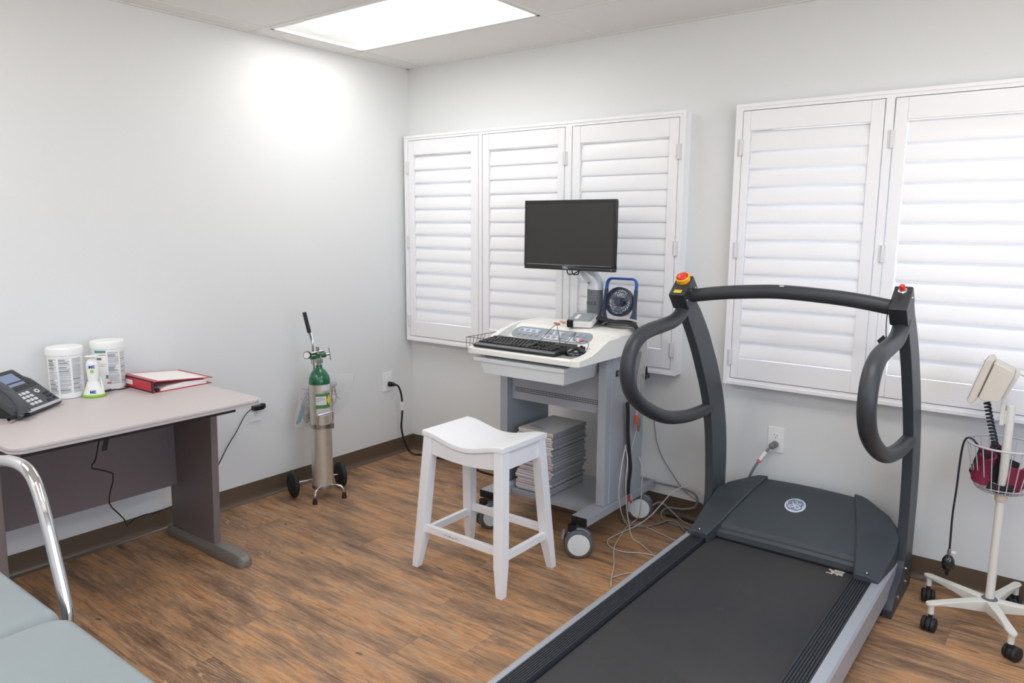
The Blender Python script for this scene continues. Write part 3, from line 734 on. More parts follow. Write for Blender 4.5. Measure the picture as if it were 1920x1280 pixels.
for fr, th in rings: R1.append([(bagc.x-th*.7-.003*math.sin(k*2.1+fr*7), bagc.y+cen.y+(p.y-cen.y)*fr, bagc.z+cen.z+(p.z-cen.z)*fr) for k, p in enumerate(P2)])
b.loft(R1)
bag = b.build('plastic_bag', M_bag, None, ang=80, loc=(bagc.x, bagc.y, bagc.z+.15)); tag(bag, 'clear plastic bag of tubing hanging behind the oxygen cylinder', 'bag')
rr = random.Random(3)
M_pk = mat('tubing_pink', S(184, 130, 126), .4, alpha=.95)
for q in range(5):
    pts = []; c = Vector((bagc.x, bagc.y+.09+.05*rr.uniform(-1, 1), bagc.z-.01+.03*rr.uniform(-1, 1)))
    if q > 2: c.y = bagc.y-.04
    for k in range(22):
        a = k*.75; rad = .045+.022*math.sin(k*1.3+q)
        pts.append(c+Vector((.018*math.sin(k*.9+q), rad*math.cos(a)*.9, rad*math.sin(a)*1.1)))
    cable('oxygen_tubing', ['clear tubing coil in the right half of the plastic bag', 'pinkish tubing coil in the right half of the plastic bag', 'clear tubing coil in the right half of the plastic bag', 'clear tubing coil in the left half of the plastic bag', 'clear tubing coil in the left half of the plastic bag'][q], 'tubing', pts, .0035, M_pk if q == 1 else M_tube, group='coils of tubing in the plastic bag', sm=3)
M_card = mat('printed_card', S(190, 180, 168), .6, var=.1, vscale=80)
M_teal2 = mat('teal_packet', S(40, 138, 140), .4)
pk = thing('supply_packet', 'small printed packet at the bottom of the plastic bag', 'packet', (bagc.x, bagc.y-.03, bagc.z-.095))
MB().obox((bagc.x, bagc.y-.035, bagc.z-.085), (.012, 0, 0), (0, .040, .018), (0, -.012, .028)).build('packet_body', M_card, pk, bevel=.003)
MB().obox((bagc.x+.0125, bagc.y-.045, bagc.z-.080), (.001, 0, 0), (0, .022, .010), (0, -.003, .006)).obox((bagc.x+.0125, bagc.y-.030, bagc.z-.092), (.001, 0, 0), (0, .026, .012), (0, -.002, .004)).build('packet_print', M_ink2, pk)
tag(MB().obox((bagc.x, bagc.y-.095, bagc.z-.075), (.008, 0, 0), (0, .012, .006), (0, .018, .045)).build('supply_packet', M_teal2, None, bevel=.003, loc=(bagc.x, bagc.y-.095, bagc.z-.11)), 'teal packet in the left bottom corner of the plastic bag', 'packet')
tag(MB().sphere((bagc.x+.002, bagc.y+.10, bagc.z+.055), .045, .6, 1.1, .55).build('oxygen_mask', M_tube, None, ang=80, loc=(bagc.x, bagc.y+.10, bagc.z+.03)), 'clear oxygen mask at the top right of the plastic bag', 'mask')

# power cord from the corner outlet
pc = thing('electric_cable', 'thick black power cord from the corner outlet along the floor behind the stool', 'power cord', (.012, -.205, .470))
b = MB().cyl((.0085, -.212, .466), (.030, -.208, .466), .017, .015, seg=20).cyl((.030, -.208, .466), (.044, -.200, .466), .011, .014, seg=20).cyl((.044, -.200, .466), (.052, -.196, .465), .008, seg=16)
b.build('plug', M_black, pc, bevel=.002)
MB().tube([(.050, -.197, .465), (.066, -.186, .452), (.074, -.172, .40), (.074, -.165, .33), (.070, -.165, .26), (.066, -.168, .19), (.070, -.158, .12), (.088, -.140, .05), (.115, -.12, .012), (.18, -.085, .007), (.29, -.075, .007), (.42, -.045, .007), (.56, -.065, .007), (.66, -.105, .007), (.80, -.11, .007), (1.0, -.13, .007), (1.3, -.16, .007), (1.6, -.13, .007)], .0062, seg=10).build('cord', M_cord, pc, ang=70)
MB().tube([(.0735, -.1665, .355), (.0735, -.165, .33), (.072, -.165, .30)], .009, rx=.009, seg=12, sm=2).build('cord_tag', M_paper, pc, ang=70)

# ============================================================ STOOL
M_stool = mat('stool_white_paint', S(240, 241, 244), .38, var=.015, vscale=30)
st = thing('saddle_stool', 'white wooden saddle-seat stool standing in front of the equipment cart', 'stool', (1.468, -1.040, 0), local=True)
# feet at +-.222,+-.165 ; top at +-.185,+-.118
SX0, SY0, SX1, SY1, ZS = .224, .168, .190, .122, .600
def seatz(x): return ZS-.034*(math.cos(min(1, abs(x)/.215)*PI)*.5+.5)
b = MB(); n = 22; rings = []
for k in range(n+1):
    x = -.218+.436*k/n; z = seatz(x); t_ = .020
    rings.append([(x, -.148, z-t_), (x, .148, z-t_), (x, .148, z-.003), (x, .145, z), (x, -.145, z), (x, -.148, z-.003)])
b.loft(rings); b.build('seat', M_stool, st, ang=50)
def lerp(a, c, t): return a+(c-a)*t
for sx in (-1, 1):
    for sy in (-1, 1):
        rings = []
        for z, hw in ((0, .0155), (.05, .018), (.12, .022), (.20, .0225), (.565, .0225)):
            t_ = z/.565; cx, cy = sx*lerp(SX0, SX1, t_), sy*lerp(SY0, SY1, t_)
            zz = z if z < .5 else seatz(cx)-.021
            ox_, oy_ = -sx*(.0225-hw)*-1, -sy*(.0225-hw)*-1
            rings.append([(cx+ox_+a*hw, cy+oy_+c*hw, zz) for a, c in ((-1, -1), (1, -1), (1, 1), (-1, 1))])
        lg = MB().loft(rings).build('leg', M_stool, st, bevel=.0015)
        MB().cyl((sx*(SX0+.007), sy*(SY0+.007), .0), (sx*(SX0+.007), sy*(SY0+.007), .004), .011, seg=14).build('glide', M_blackr, lg)
def curved_apron(y):
    b = MB(); rings = []
    for k in range(15):
        x = -.17+.34*k/14; zt = seatz(x)-.0205; zb = .500-.012*math.cos(x/.17*PI/2)
        rings.append([(x, y-.009, zb), (x, y+.009, zb), (x, y+.009, zt), (x, y-.009, zt)])
    return b.loft(rings)
for sy in (-1, 1): curved_apron(sy*.128).build('apron', M_stool, st, ang=50)
for sx in (-1, 1):
    MB().box(sx*.196-.009, sx*.196+.009, -.105, .105, .500, .578).build('apron', M_stool, st, bevel=.0008, seg=1)
    x = sx*lerp(SX0, SX1, .15/.565); MB().box(x-.010, x+.010, -.145, .145, .134, .166).build('stretcher', M_stool, st, bevel=.001, seg=1)
for sy, zc in ((-1, .175), (1, .175)):
    y = sy*lerp(SY0, SY1, zc/.565); o_ = MB().box(-.200, .200, y-.010, y+.010, zc-.016, zc+.016).build('stretcher', M_stool, st, bevel=.001, seg=1)
    if sy == -1: stf = (y, zc, o_)
M_smudge = mat('faded_print', S(130, 130, 134), .6, var=.2, vscale=200)
fm = Matrix(((1, 0, 0, -.04), (0, 0, -1, stf[0]-.0103), (0, 1, 0, stf[1]-.001), (0, 0, 0, 1)))
b = MB(); rs = random.Random(21); x_ = -.052
while x_ < .052:
    w_ = rs.uniform(.0015, .006); h_ = rs.uniform(.0015, .0055)*(1-abs(x_)/.07); z_ = rs.uniform(-.002, .002)
    b.poly([(x_, z_-h_, 0), (x_+w_, z_-h_*rs.uniform(.5, 1), 0), (x_+w_*.9, z_+h_*rs.uniform(.5, 1), 0), (x_+.0005, z_+h_, 0)]); x_ += w_+rs.uniform(.0006, .003)
b.xf(fm).build('worn_print', M_smudge, stf[2], ang=20)

# ============================================================ EQUIPMENT CART
M_cart = mat('cart_grey_steel', S(162, 166, 172), .42, bump=.05, bscale=700, var=.02)
M_cartd = mat('cart_grey_dark', S(126, 131, 140), .42, var=.02)
M_top = mat('cart_white_plastic', S(240, 239, 234), .38, var=.01)
M_draw = mat('drawer_pale_grey', S(224, 228, 228), .42, var=.01)
M_tray = mat('tray_grey', S(150, 151, 152), .5, var=.02)
M_traylt = mat('tray_light_grey', S(206, 204, 200), .5, var=.02)
M_panel = mat('panel_grey', S(148, 156, 162), .42, var=.01)
ct = thing('equipment_cart', 'grey wheeled stress-test cart with white console top under the monitor', 'cart', (1.475, -.40, 0))
XL, XR = 1.157, 1.778
# base
for x0, x1 in ((1.168, 1.250), (1.698, XR)):
    rl = MB().box(x0, x1, -.706, -.050, .146, .184).build('base_rail', M_cart, ct, bevel=.002)
    MB().box(x0+.001, x1-.001, -.712, -.7055, .147, .183).build('end_cap', M_black, rl, bevel=.002)
MB().box(1.250, 1.698, -.560, -.150, .148, .163).box(1.250, 1.698, -.566, -.556, .140, .166).build('shelf', M_cart, ct, bevel=.001)
MB().box(XL, 1.203, -.540, -.180, .1845, .873).build('column', M_cart, ct, bevel=.004)
cr = MB().box(1.718, 1.762, -.540, -.180, .1845, .873).box(1.757, 1.768, -.500, -.215, .1845, .873).build('column', M_cart, ct, bevel=.004)
MB().box(1.767, 1.7705, -.470, -.405, .780, .808).build('lock_plate', M_black, cr, bevel=.001)
MB().cyl((1.770, -.450, .794), (1.774, -.450, .794), .009, seg=18).build('lock', M_steel, cr)
MB().box(1.203, 1.718, -.505, -.190, .606, .80).build('housing', M_cart, ct, bevel=.002)
b = MB()
for i in range(54):
    for j in range(3):
        x = 1.226+i*.0088; z = .646+j*.0088; b.box(x, x+.0048, -.5058, -.5046, z, z+.0048)
b.build('vent_holes', M_black, ct, ang=20)
# casters
def caster(x, y, axis, brake):
    a = Vector((axis[0], axis[1], 0)).normalized(); c = Vector((x, y, .0655)); f = Vector((-a.y, a.x, 0))
    sw = c+f*(-.030)
    if (sw-Vector((x, -.4, .0655))).length > (c-Vector((x, -.4, .0655))).length+.03: sw = c+f*.030; f = -f
    b = MB().cyl((sw.x, sw.y, .118), (sw.x, sw.y, .146), .020, seg=20)
    cb = b.build('caster', M_black, ct, bevel=.001)
    hood = MB(); rings = []
    for s_ in (-.012, .012):
        rings.append([c+a*s_+f*(math.cos(t_)*.060)*-1*-1+Vector((0, 0, math.sin(t_)*.062)) for t_ in [math.radians(v) for v in range(20, 175, 12)]]+[c+a*s_-f*.03+Vector((0, 0, -.01))])
    hood.loft(rings).build('caster_hood', M_draw, cb, bevel=.003)
    for s_ in (-1, 1):
        wh = MB().lathe([(.046, .009), (.060, .010), (.0655, .016), (.0655, .030), (.060, .035), (.050, .036)], base=c, axis=a*s_, seg=40).build('tyre', mat('tyre_grey', S(92, 94, 98), .55), cb, ang=50)
        MB().lathe([(.01, .034), (.050, .0355), (.048, .0385), (.01, .0395)], base=c, axis=a*s_, seg=40).build('hub_cap', M_draw, cb, ang=50)
    if brake:
        MB().obox(c+f*(-.070)+Vector((0, 0, .035)), a*.022, f*.004+Vector((0, 0, .016)), f*.004).build('brake_pedal', M_tray, cb, bevel=.002)
caster(1.735, -.705, (.55, -.835), True)
caster(1.215, -.700, (.93, -.36), True)
caster(1.745, -.150, (.42, -.90), False)
caster(1.205, -.150, (.8, -.6), False)
# console top: one body lofted from its side profile
XT0, XT1 = 1.180, 1.787
prof = [(-.822, .876), (-.822, .898), (-.812, .905), (-.62, .905), (-.600, .908), (-.475, .978), (-.455, .985), (-.235, .985), (-.200, .962), (-.198, .875)]
body = [(y, z) for y, z in prof]
b = MB().prism(body, 0, XT0+.040, XT1-.040)
tb = b.build('console_top', M_top, ct, bevel=.002)
flank = [(-.822, .876), (-.822, .900), (-.810, .907), (-.76, .909), (-.71, .916), (-.665, .930), (-.62, .948), (-.57, .965), (-.50, .980), (-.455, .9865), (-.235, .9865), (-.198, .918), (-.198, .875)]
for x0, x1, sg in ((XT0, XT0+.040, -1), (XT1-.040, XT1, 1)):
    b = MB(); inner = [(y, z) for y, z in flank]
    xa, xb = (x0, x1) if sg > 0 else (x1, x0)
    rings = [[(xa, y, z) for y, z in inner], [(xa+sg*.022, y, z) for y, z in inner], [(xb, y+(.012 if y < -.8 else 0), z-(.02 if z > .97 else .006 if z > .9 else 0)) for y, z in inner]]
    b.loft(rings); b.build('console_side', M_top, tb, ang=40)
MB().box(XT0+.041, XT1-.041, -.800, -.640, .9045, .9062).build('tray_mat', M_tray, tb)
MB().prism([(-.640, .9045), (-.605, .9075), (-.586, .9190), (-.588, .9195), (-.606, .9085), (-.640, .9062)], 0, XT0+.05, XT1-.041).build('tray_riser', M_traylt, tb, ang=50)
# button panel on the slope
s0 = Vector((0, -.600, .908)); s1 = Vector((0, -.475, .978)); sd = (s1-s0).normalized(); sn_ = Vector((0, -sd.z, sd.y))
def sp(x, v, h): return Vector((x, s0.y, s0.z))+sd*v+sn_*h
SLW = (s1-s0).length
def spface(pts, h0, h1): return MB().loft([[sp(x, v, h0) for x, v in pts], [sp(x, v, h1) for x, v in pts]])
PX0, PX1, PV0, PV1 = 1.228, 1.672, .040, .125
spface(rrect(PX0, PX1, PV0, PV1, .040, 8), -.001, .0015).build('button_panel', M_panel, tb, ang=50)
M_bpale = mat('panel_pale_zone', S(206, 212, 220), .42); M_btn = mat('button_grey', S(160, 166, 170), .35)
M_bblue = mat('button_blue', S(150, 176, 220), .4); M_bred2 = mat('button_red', S(224, 100, 100), .4)
for x0, x1, v0, v1 in ((1.305, 1.432, .086, .112), (1.462, 1.560, .050, .080), (1.50, 1.56, .086, .112), (1.60, 1.68, .050, .080)):
    spface(rrect(x0-.05, x1-.05, v0, v1, .010, 4), .001, .0020).build('panel_zone', M_bpale, tb, ang=50)
xs_t = [1.325+.0375*k for k in range(10)]+[1.699-.0]
for k, x in enumerate([1.272, 1.307, 1.342, 1.377, 1.442, 1.476, 1.510, 1.548, 1.590, 1.626]):
    for v in (.098, .066):
        m_ = M_bblue if (k in (1, 2, 3) and v > .08) or (k == 9 and v > .08) else M_bred2 if (k == 9) else M_btn
        spface([(x+.010*math.cos(2*PI*q/18), v+.0085*math.sin(2*PI*q/18)) for q in range(18)], .001, .0058).build('console_button', m_, tb, bevel=.001, seg=1)
# drawer
b = MB()
def rr4(x0, x1, y0, y1, z): return [(x0, y0, z), (x1, y0, z), (x1, y1, z), (x0, y1, z)]
b.loft([rr4(1.250, 1.688, -.775, -.30, .779), rr4(1.232, 1.700, -.790, -.30, .838)])
dr = b.build('drawer', M_draw, ct, bevel=.004)
b = MB().loft([rr4(1.208, 1.706, -.802, -.30, .838), rr4(1.206, 1.708, -.804, -.30, .858)])
b.build('drawer_rim', M_draw, dr, bevel=.004)
MB().box(1.24, 1.70, -.76, -.30, .858, .8755).build('drawer_runner', M_cartd, ct, bevel=.002)
# side wire rack on the left
b = MB()
for z in (.945,): b.tube([(1.176, -.815, z), (1.172, -.80, z), (1.172, -.70, z), (1.172, -.60, z), (1.176, -.585, z)], .0014, seg=6, sm=2)
for k in range(6): b.cyl((1.172, -.81+.020*k, .885), (1.172, -.81+.027*k, .945), .0012, seg=6)
b.tube([(1.172, -.812, .945), (1.20, -.812, .947), (1.255, -.802, .945), (1.275, -.76, .93)], .0014, seg=6)
b.build('wire_rack', mat('dark_wire', S(70, 72, 76), .4, .5), ct, ang=70)
# mast
mc = Vector((1.520, -.255, 0))
MB().lathe([(.042, .985), (.040, .990), (.039, 1.155), (.037, 1.157)], base=(mc.x, mc.y, 0), seg=36).build('mast', mat('mast_grey', S(112, 116, 120), .4, .2), ct, ang=50)
M_arm = mat('arm_silver', S(206, 210, 216), .3, .25)
b = MB().tube([(mc.x, mc.y, 1.150), (mc.x, mc.y, 1.175), (mc.x-.015, mc.y-.005, 1.205), (mc.x-.050, mc.y-.015, 1.245), (mc.x-.085, mc.y-.022, 1.300), (mc.x-.09, mc.y-.030, 1.36)], lambda f: .0405-.010*f, seg=28, sm=6)
ar = b.build('monitor_arm', M_arm, ct, ang=60)
MB().box(mc.x-.155, mc.x-.035, -.322, -.306, 1.34, 1.46).build('mount_plate', M_cartd, ar, bevel=.003)
MB().cyl((mc.x-.095, -.310, 1.40), (mc.x-.090, mc.y-.028, 1.36), .022, seg=18).build('pivot', M_cartd, ar, ang=50)
MB().cyl((mc.x-.012, mc.y-.041, 1.182), (mc.x-.012, mc.y-.046, 1.183), .003, seg=12).build('screw', M_black, ar)
# CASE lettering wrapped on the mast
for ch, az in (('C', -137), ('A', -110), ('S', -84), ('E', -57)):
    a = math.radians(az); n_ = Vector((math.cos(a), math.sin(a), 0)); tdir = Vector((-math.sin(a), math.cos(a), 0))
    m_ = Matrix.Identity(4); p_ = mc+n_*.0395+Vector((0, 0, 1.083))
    for i in range(3): m_[i][0] = tdir[i]; m_[i][1] = (0, 0, 1)[i]; m_[i][2] = n_[i]; m_[i][3] = p_[i]
    MB().text(ch, .024, m_, ext=.0004).build('lettering', M_black, ct, ang=20)

# ---- monitor
mo = thing('monitor', 'black widescreen monitor with a dark blank screen on the cart mast', 'monitor', (1.418, -.345, 1.24))
MX0, MX1, MZ0, MZ1, MY = 1.161, 1.677, 1.242, 1.576, -.352
M_bez = mat('monitor_bezel', S(34, 35, 38), .3, var=.03)
M_scr = mat('monitor_screen', S(54, 53, 50), .24, var=.02, spec=.4)
b = MB(); bz = .013; bb = .026
for a in ((MX0, MX1, MZ1-bz, MZ1), (MX0, MX1, MZ0, MZ0+bb), (MX0, MX0+bz, MZ0+bb, MZ1-bz), (MX1-bz, MX1, MZ0+bb, MZ1-bz)): b.box(a[0], a[1], MY, MY+.022, a[2], a[3])
b.build('bezel', M_bez, mo, bevel=.0012, seg=1)
MB().box(MX0+bz, MX1-bz, MY+.002, MY+.010, MZ0+bb, MZ1-bz).build('screen', M_scr, mo)
MB().loft([rr4(MX0+.004, MX1-.004, MZ0+.004, MZ1-.004, 0), rr4(MX0+.08, MX1-.08, MZ0+.05, MZ1-.05, 1)]).xf(Matrix(((1, 0, 0, 0), (0, 0, .018, MY+.018), (0, 1, 0, 0), (0, 0, 0, 1)))).build('rear_housing', M_bez, mo, bevel=.002)
MB().box(MX0+bz, MX1-bz-.002, MY-.0006, MY+.001, MZ0+bb-.0022, MZ0+bb-.0008).build('silver_line', M_silver, mo)
MB().box(MX1-.017, MX1-.0155, MY-.0008, MY+.001, MZ0+.006, MZ0+.014).build('power_light', M_silver, mo)
fm = Matrix(((1, 0, 0, (MX0+MX1)/2-.012), (0, 0, -1, MY-.0004), (0, 1, 0, MZ0+.0115), (0, 0, 0, 1)))
MB().text('DELL', .0155, fm, ext=.0003, bold=.0003, spacing=.92).build('lettering', M_silver, mo, ang=20)
for dx in (-.01, .018):
    cable('monitor_cable', 'black cable looping below the monitor, %s of the two' % ('left' if dx < 0 else 'right'), 'cable',
          [(1.412+dx, -.322, 1.262), (1.414+dx, -.330, 1.236), (1.426+dx, -.334, 1.222), (1.448+dx, -.330, 1.224), (1.468, -.322, 1.24), (1.478, -.305, 1.252)], .003, M_cord)

# ---- keyboard
kb = thing('keyboard', 'black full-size computer keyboard on the console tray in front of the button panel', 'keyboard', (1.218, -.818, .9065), math.radians(.5), local=True)
KW, KD = .446, .185
M_kbd = mat('keyboard_black', S(40, 40, 43), .42, var=.05)
M_kbe = mat('keyboard_edge', S(112, 112, 116), .3, .3)
def kz(y): return .016+y*.085
MB().prism([(0, .002), (0, .012), (.012, kz(.012)), (KD, kz(KD)), (KD, .002)], 0, 0, KW).build('case', M_kbd, kb, bevel=.003)
MB().prism([(.001, .0125), (.012, kz(.012)+.0002), (.020, kz(.02)+.0014), (.002, .0135)], 0, .003, KW-.003).build('front_edge', M_kbe, kb, ang=50)
keymesh = {}
def key(x, y, wd):
    k = round(wd, 4)
    if k not in keymesh:
        b = MB().loft([[(0, 0, 0), (wd, 0, 0), (wd, .0165, 0), (0, .0165, 0)], [(.002, .0015, .0085), (wd-.002, .0015, .0085), (wd-.002, .0150, .0095), (.002, .0150, .0095)]])
        o = b.build('key', M_black, kb, bevel=.001, seg=1); keymesh[k] = o
    else:
        o = keymesh[k].copy(); scene.collection.objects.link(o); o.parent = kb; OFF[o] = Vector((0, 0, 0))
    o.location = (x, y, kz(y))
U = .0188; ky = [.026+.0188*k for k in range(5)]+[.026+.0188*5+.008]
rows = [[1.25, 1.25, 1.25, 6.25, 1.25, 1.25, 1.25, 1.25], [2.25]+[1]*10+[2.75], [1.75]+[1]*11+[2.25], [1.5]+[1]*12+[1.5], [1]*13+[2]]
for r, ws in enumerate(rows):
    x = .012
    for q in ws: key(x, ky[r], q*U-.0018); x += q*U
x = .012; key(x, ky[5], U-.0018)
for grp in range(3):
    for k in range(4): key(.012+U*(2+grp*4.5+k), ky[5], U-.0018)
x2 = .012+15*U+.006
for c in range(3):
    key(x2+c*U, ky[0], U-.0018)
    for r in (3, 4, 5): key(x2+c*U, ky[r], U-.0018)
key(x2+U, ky[1], U-.0018)
x3 = x2+3*U+.006
key(x3, ky[0], 2*U-.0018); key(x3+2*U, ky[0], U-.0018)
for r in (1, 2, 3, 4):
    for c in range(4 if r in (2, 4) else 3): key(x3+c*U, ky[r], U-.0018)
cable('keyboard_cable', 'thin black cable standing in a pointed loop above the keyboard', 'cable',
      [(1.500, -.700, .936), (1.515, -.680, .965), (1.545, -.660, 1.005), (1.562, -.650, 1.018), (1.572, -.655, 1.000), (1.588, -.665, .965), (1.592, -.665, .937)], .0013, M_cord, sm=5)
# ---- mouse
ms = thing('mouse', 'glossy black computer mouse on the console tray beside the keyboard', 'mouse', (1.708, -.712, .9065), math.radians(-28), local=True); ms.scale = (.9, .88, .95)
M_gloss = mat('glossy_black', S(24, 24, 26), .15, coat=.5)
b = MB(); rings = []
for k in range(13):
    t_ = k/12; y = -.056+.112*t_; wv = .031*math.sin(PI*min(1, max(0, (t_*.94+.03))))**.42*(1-.08*math.cos(t_*6)); h = .036*math.sin(PI*(t_*.9+.05))**.6
    rings.append([(wv*math.cos(a)*(1), y, max(0, .003+h*math.sin(a))) for a in [PI*q/14 for q in range(15)]]+[(-wv, y, 0), (wv, y, 0)])
b.loft(rings).build('mouse_body', M_gloss, ms, ang=70)
MB().cyl((-.003, .028, .034), (.003, .028, .034), .009, seg=18).build('scroll_wheel', M_blackr, ms)
MB().box(-.0006, .0006, .012, .050, .020, .0365).build('button_gap', M_black, ms)
cable('mouse_cable', 'thin black cable curving from the mouse back over the console', 'cable',
      [(1.728, -.660, .925), (1.718, -.630, .945), (1.690, -.615, .955), (1.650, -.608, .945), (1.625, -.604, .955), (1.622, -.585, .980), (1.618, -.590, .975), (1.600, -.610, .945), (1.590, -.630, .935)], .0013, M_cord, sm=5)

# ---- acquisition module on the deck
am = thing('signal_module', 'grey and white handheld signal module with a black strap on the console deck', 'module', (1.545, -.400, .997), math.radians(18), local=True); am.rotation_euler[0] = math.radians(9); am.scale = (.88, .92, 1)
b = MB().loft([[(x, y, .001) for x, y in rrect(-.062, .062, -.075, .075, .018, 4)], [(x, y, .004) for x, y in rrect(-.066, .066, -.079, .079, .020, 4)], [(x, y, .026) for x, y in rrect(-.066, .066, -.079, .079, .020, 4)], [(x, y, .030) for x, y in rrect(-.063, .063, -.076, .076, .018, 4)]])
b.build('module_body', M_top, am, ang=50)
b = MB().loft([[(x, y, .0295) for x, y in rrect(-.064, .060, -.072, .074, .014, 4)], [(x, y, .036) for x, y in rrect(-.060, .056, -.068, .070, .014, 4)]])
b.build('module_cover', M_panel, am, ang=40)
MB().box(-.036, -.016, -.045, .030, .0358, .0364).build('module_label', M_top, am)
MB().obox((-.050, -.066, .018), (.018, 0, 0), (0, .017, 0), (0, 0, .0175)).build('strap', M_black, am, bevel=.005)
M_elec = [mat('lead_grip_%s' % n_, c_, .45) for n_, c_ in (('red', S(196, 104, 94)), ('tan', S(196, 168, 140)), ('cream', S(226, 214, 160)), ('brown', S(140, 104, 86)), ('orange', S(226, 96, 40)), ('blue', S(90, 130, 180)))]
rr = random.Random(5)
for q in range(7):
    c = Vector((1.425+.010*(q % 4)+.006*q, -.445+.024*q, .992+.007*(q % 2)))
    d = Vector((rr.uniform(-.6, -1), rr.uniform(-.6, .3), .1)).normalized()
    o = MB().cyl(c-d*.016, c+d*.016, .0068, .0045, seg=12).build('lead_grip', M_elec[q % 4], None, bevel=.0015, loc=(c.x, c.y, .985))
    tag(o, ['red lead clip nearest the keyboard beside the signal module', 'tan lead clip beside the signal module, second from the front', 'cream lead clip beside the signal module, third from the front', 'brown lead clip beside the signal module, fourth from the front',
            'red lead clip beside the back half of the signal module', 'tan lead clip at the back of the signal module, second last', 'cream lead clip at the back end of the signal module'][q], 'lead clip', 'lead clips on the console deck')
# black belt strap draped over the deck and down the side of the cart
M_strap = mat('belt_fabric_black', S(38, 37, 38), .75, bump=.4, bscale=900, var=.08)
sb = thing('belt_strap', 'wide black fabric belt draped over the console deck and hanging down the cart side', 'strap', (1.79, -.33, .985))
MB().tube([(1.47, -.262, .990), (1.50, -.300, 1.020), (1.56, -.330, 1.028), (1.64, -.345, 1.018), (1.72, -.350, 1.012), (1.778, -.345, 1.008), (1.800, -.340, .985), (1.806, -.336, .94), (1.800, -.336, .90)], .0055, rx=.032, seg=14, sm=6, upv=(0.05, 0, 1)).build('belt', M_strap, sb, ang=60)
MB().tube([(1.795, -.405, .655), (1.795, -.395, .60), (1.792, -.385, .50), (1.796, -.372, .40), (1.800, -.365, .33), (1.796, -.368, .26), (1.797, -.372, .205)], .005, rx=.016, seg=12, sm=5, upv=(1, 0, 0)).build('belt_tail', M_strap, sb, ang=60)
wires = [(0, .0), (1, .008), (2, .016), (3, .024), (4, .032)]
for q, dy in wires:
    cable('lead_wire', 'pale grey lead wire over the right end of the console, %s from the front' % ('first', 'second', 'third', 'fourth', 'fifth')[q], 'wire',
          [(1.60, -.325+dy, .992+.002*q), (1.66, -.300+dy, 1.016), (1.74, -.300+dy*.8, 1.020), (1.792, -.302+dy*.7, 1.004), (1.812+.002*q, -.305+dy*.6, .95), (1.812+.003*q, -.31+dy*.6, .86), (1.806+.004*q, -.33+dy, .76), (1.806, -.32+dy*1.5, .66), (1.800, -.33+dy, .56+.012*q)],
          .0026, M_lcord, group='bundle of lead wires over the console edge')
for q, (dy, z, mi) in enumerate(((0, .560, 4), (.018, .545, 0), (.034, .535, 5), (.028, .515, 3))):
    o = MB().cyl((1.803, -.33+dy, z+.022), (1.803, -.33+dy, z-.018), .0075, .006, seg=12).build('lead_grip', M_elec[mi], None, bevel=.0015, loc=(1.803, -.33+dy, z-.018))
    tag(o, ['orange lead clip hanging on the cart side below the treadmill handle', 'red lead clip hanging beside the orange one on the cart side', 'blue lead clip hanging at the back of the clips on the cart side', 'brown lead clip hanging lowest on the cart side'][q], 'lead clip', 'lead clips hanging at the cart side')
tag(MB().obox((1.806, -.250, .755), (.010, 0, 0), (0, .022, 0), (0, 0, .012)).cyl((1.806, -.250, .76), (1.806, -.256, .80), .008, seg=12).build('cable_hook', M_black, None, bevel=.002, loc=(1.80, -.25, .745)), 'black cable hook on the cart side under the white console end', 'hook')
# paired thin leads hanging to the floor by the cart
lo = cable('lead_wire', 'pale lead wire bowing out from the cart side down to the floor', 'wire',
      [(1.792, -.41, .45), (1.83, -.45, .40), (1.835, -.47, .30), (1.835, -.46, .20), (1.84, -.44, .10), (1.85, -.42, .02), (1.90, -.43, .006), (2.0, -.50, .006), (2.10, -.56, .006), (2.14, -.59, .006)], .0024, M_lcord)
lo = cable('lead_wire', 'thin grey lead wire hanging straight beside the black belt', 'wire', [(1.792, -.30, .50), (1.79, -.345, .40), (1.795, -.36, .30), (1.80, -.352, .20), (1.81, -.345, .15)], .0018, M_lcord)
pl = thing('lead_plug', 'clear and red lead plug hanging below the end of the black belt', 'plug', (1.80, -.36, .10))
MB().cyl((1.798, -.366, .198), (1.797, -.362, .165), .006, seg=12).build('red_sleeve', M_bred, pl, bevel=.001)
MB().cyl((1.797, -.362, .166), (1.795, -.355, .115), .0065, seg=12).build('clear_sleeve', M_silver, pl, bevel=.001)

# ---- fan
M_navy = mat('fan_navy', S(48, 60, 88), .4, var=.03)
M_fblue = mat('fan_blue', S(20, 92, 190), .35)
fan = thing('desk_fan', 'small navy desk fan with a blue handle on the console deck, right of the mast', 'fan', (1.652, -.262, .985), math.radians(5), local=True)
TILT = Matrix.Rotation(math.radians(-11), 4, 'X')
def ft(b): return b.xf(TILT)
def tpt(p): return TILT @ Vector(p)
hw0, hw1, hz = .088, .082, .226
for s_ in (-1, 1):
    b = MB(); rings = []
    for z, dw, th in ((.004, .0, .026), (.030, .002, .024), (.060, -.006, .016), (.100, -.004, .012), (.175, -.002, .011)):
        xo = s_*(lerp(hw0, hw1, z/hz)); xi = xo-s_*(.014+(.008 if z < .05 else 0))
        rings.append([(xo, -th, z), (xi, -th, z), (xi, th, z), (xo, th, z)])
    ft(b.loft(rings)).build('side_leg', M_navy, fan, bevel=.003)
ft(MB().box(-.080, .080, -.024, .024, .006, .026)).build('base', M_navy, fan, bevel=.004)
ft(MB().tube([(-.0765, 0, .172), (-.0745, 0, .205), (-.060, 0, .222), (-.03, 0, .2235), (.03, 0, .2235), (.060, 0, .222), (.0745, 0, .205), (.0765, 0, .172)], .016, rx=.0058, seg=12, sm=5, upv=(0, 1, 0))).build('handle', M_fblue, fan, ang=60)
FC = Vector((0, -.004, .112)); FR = .069
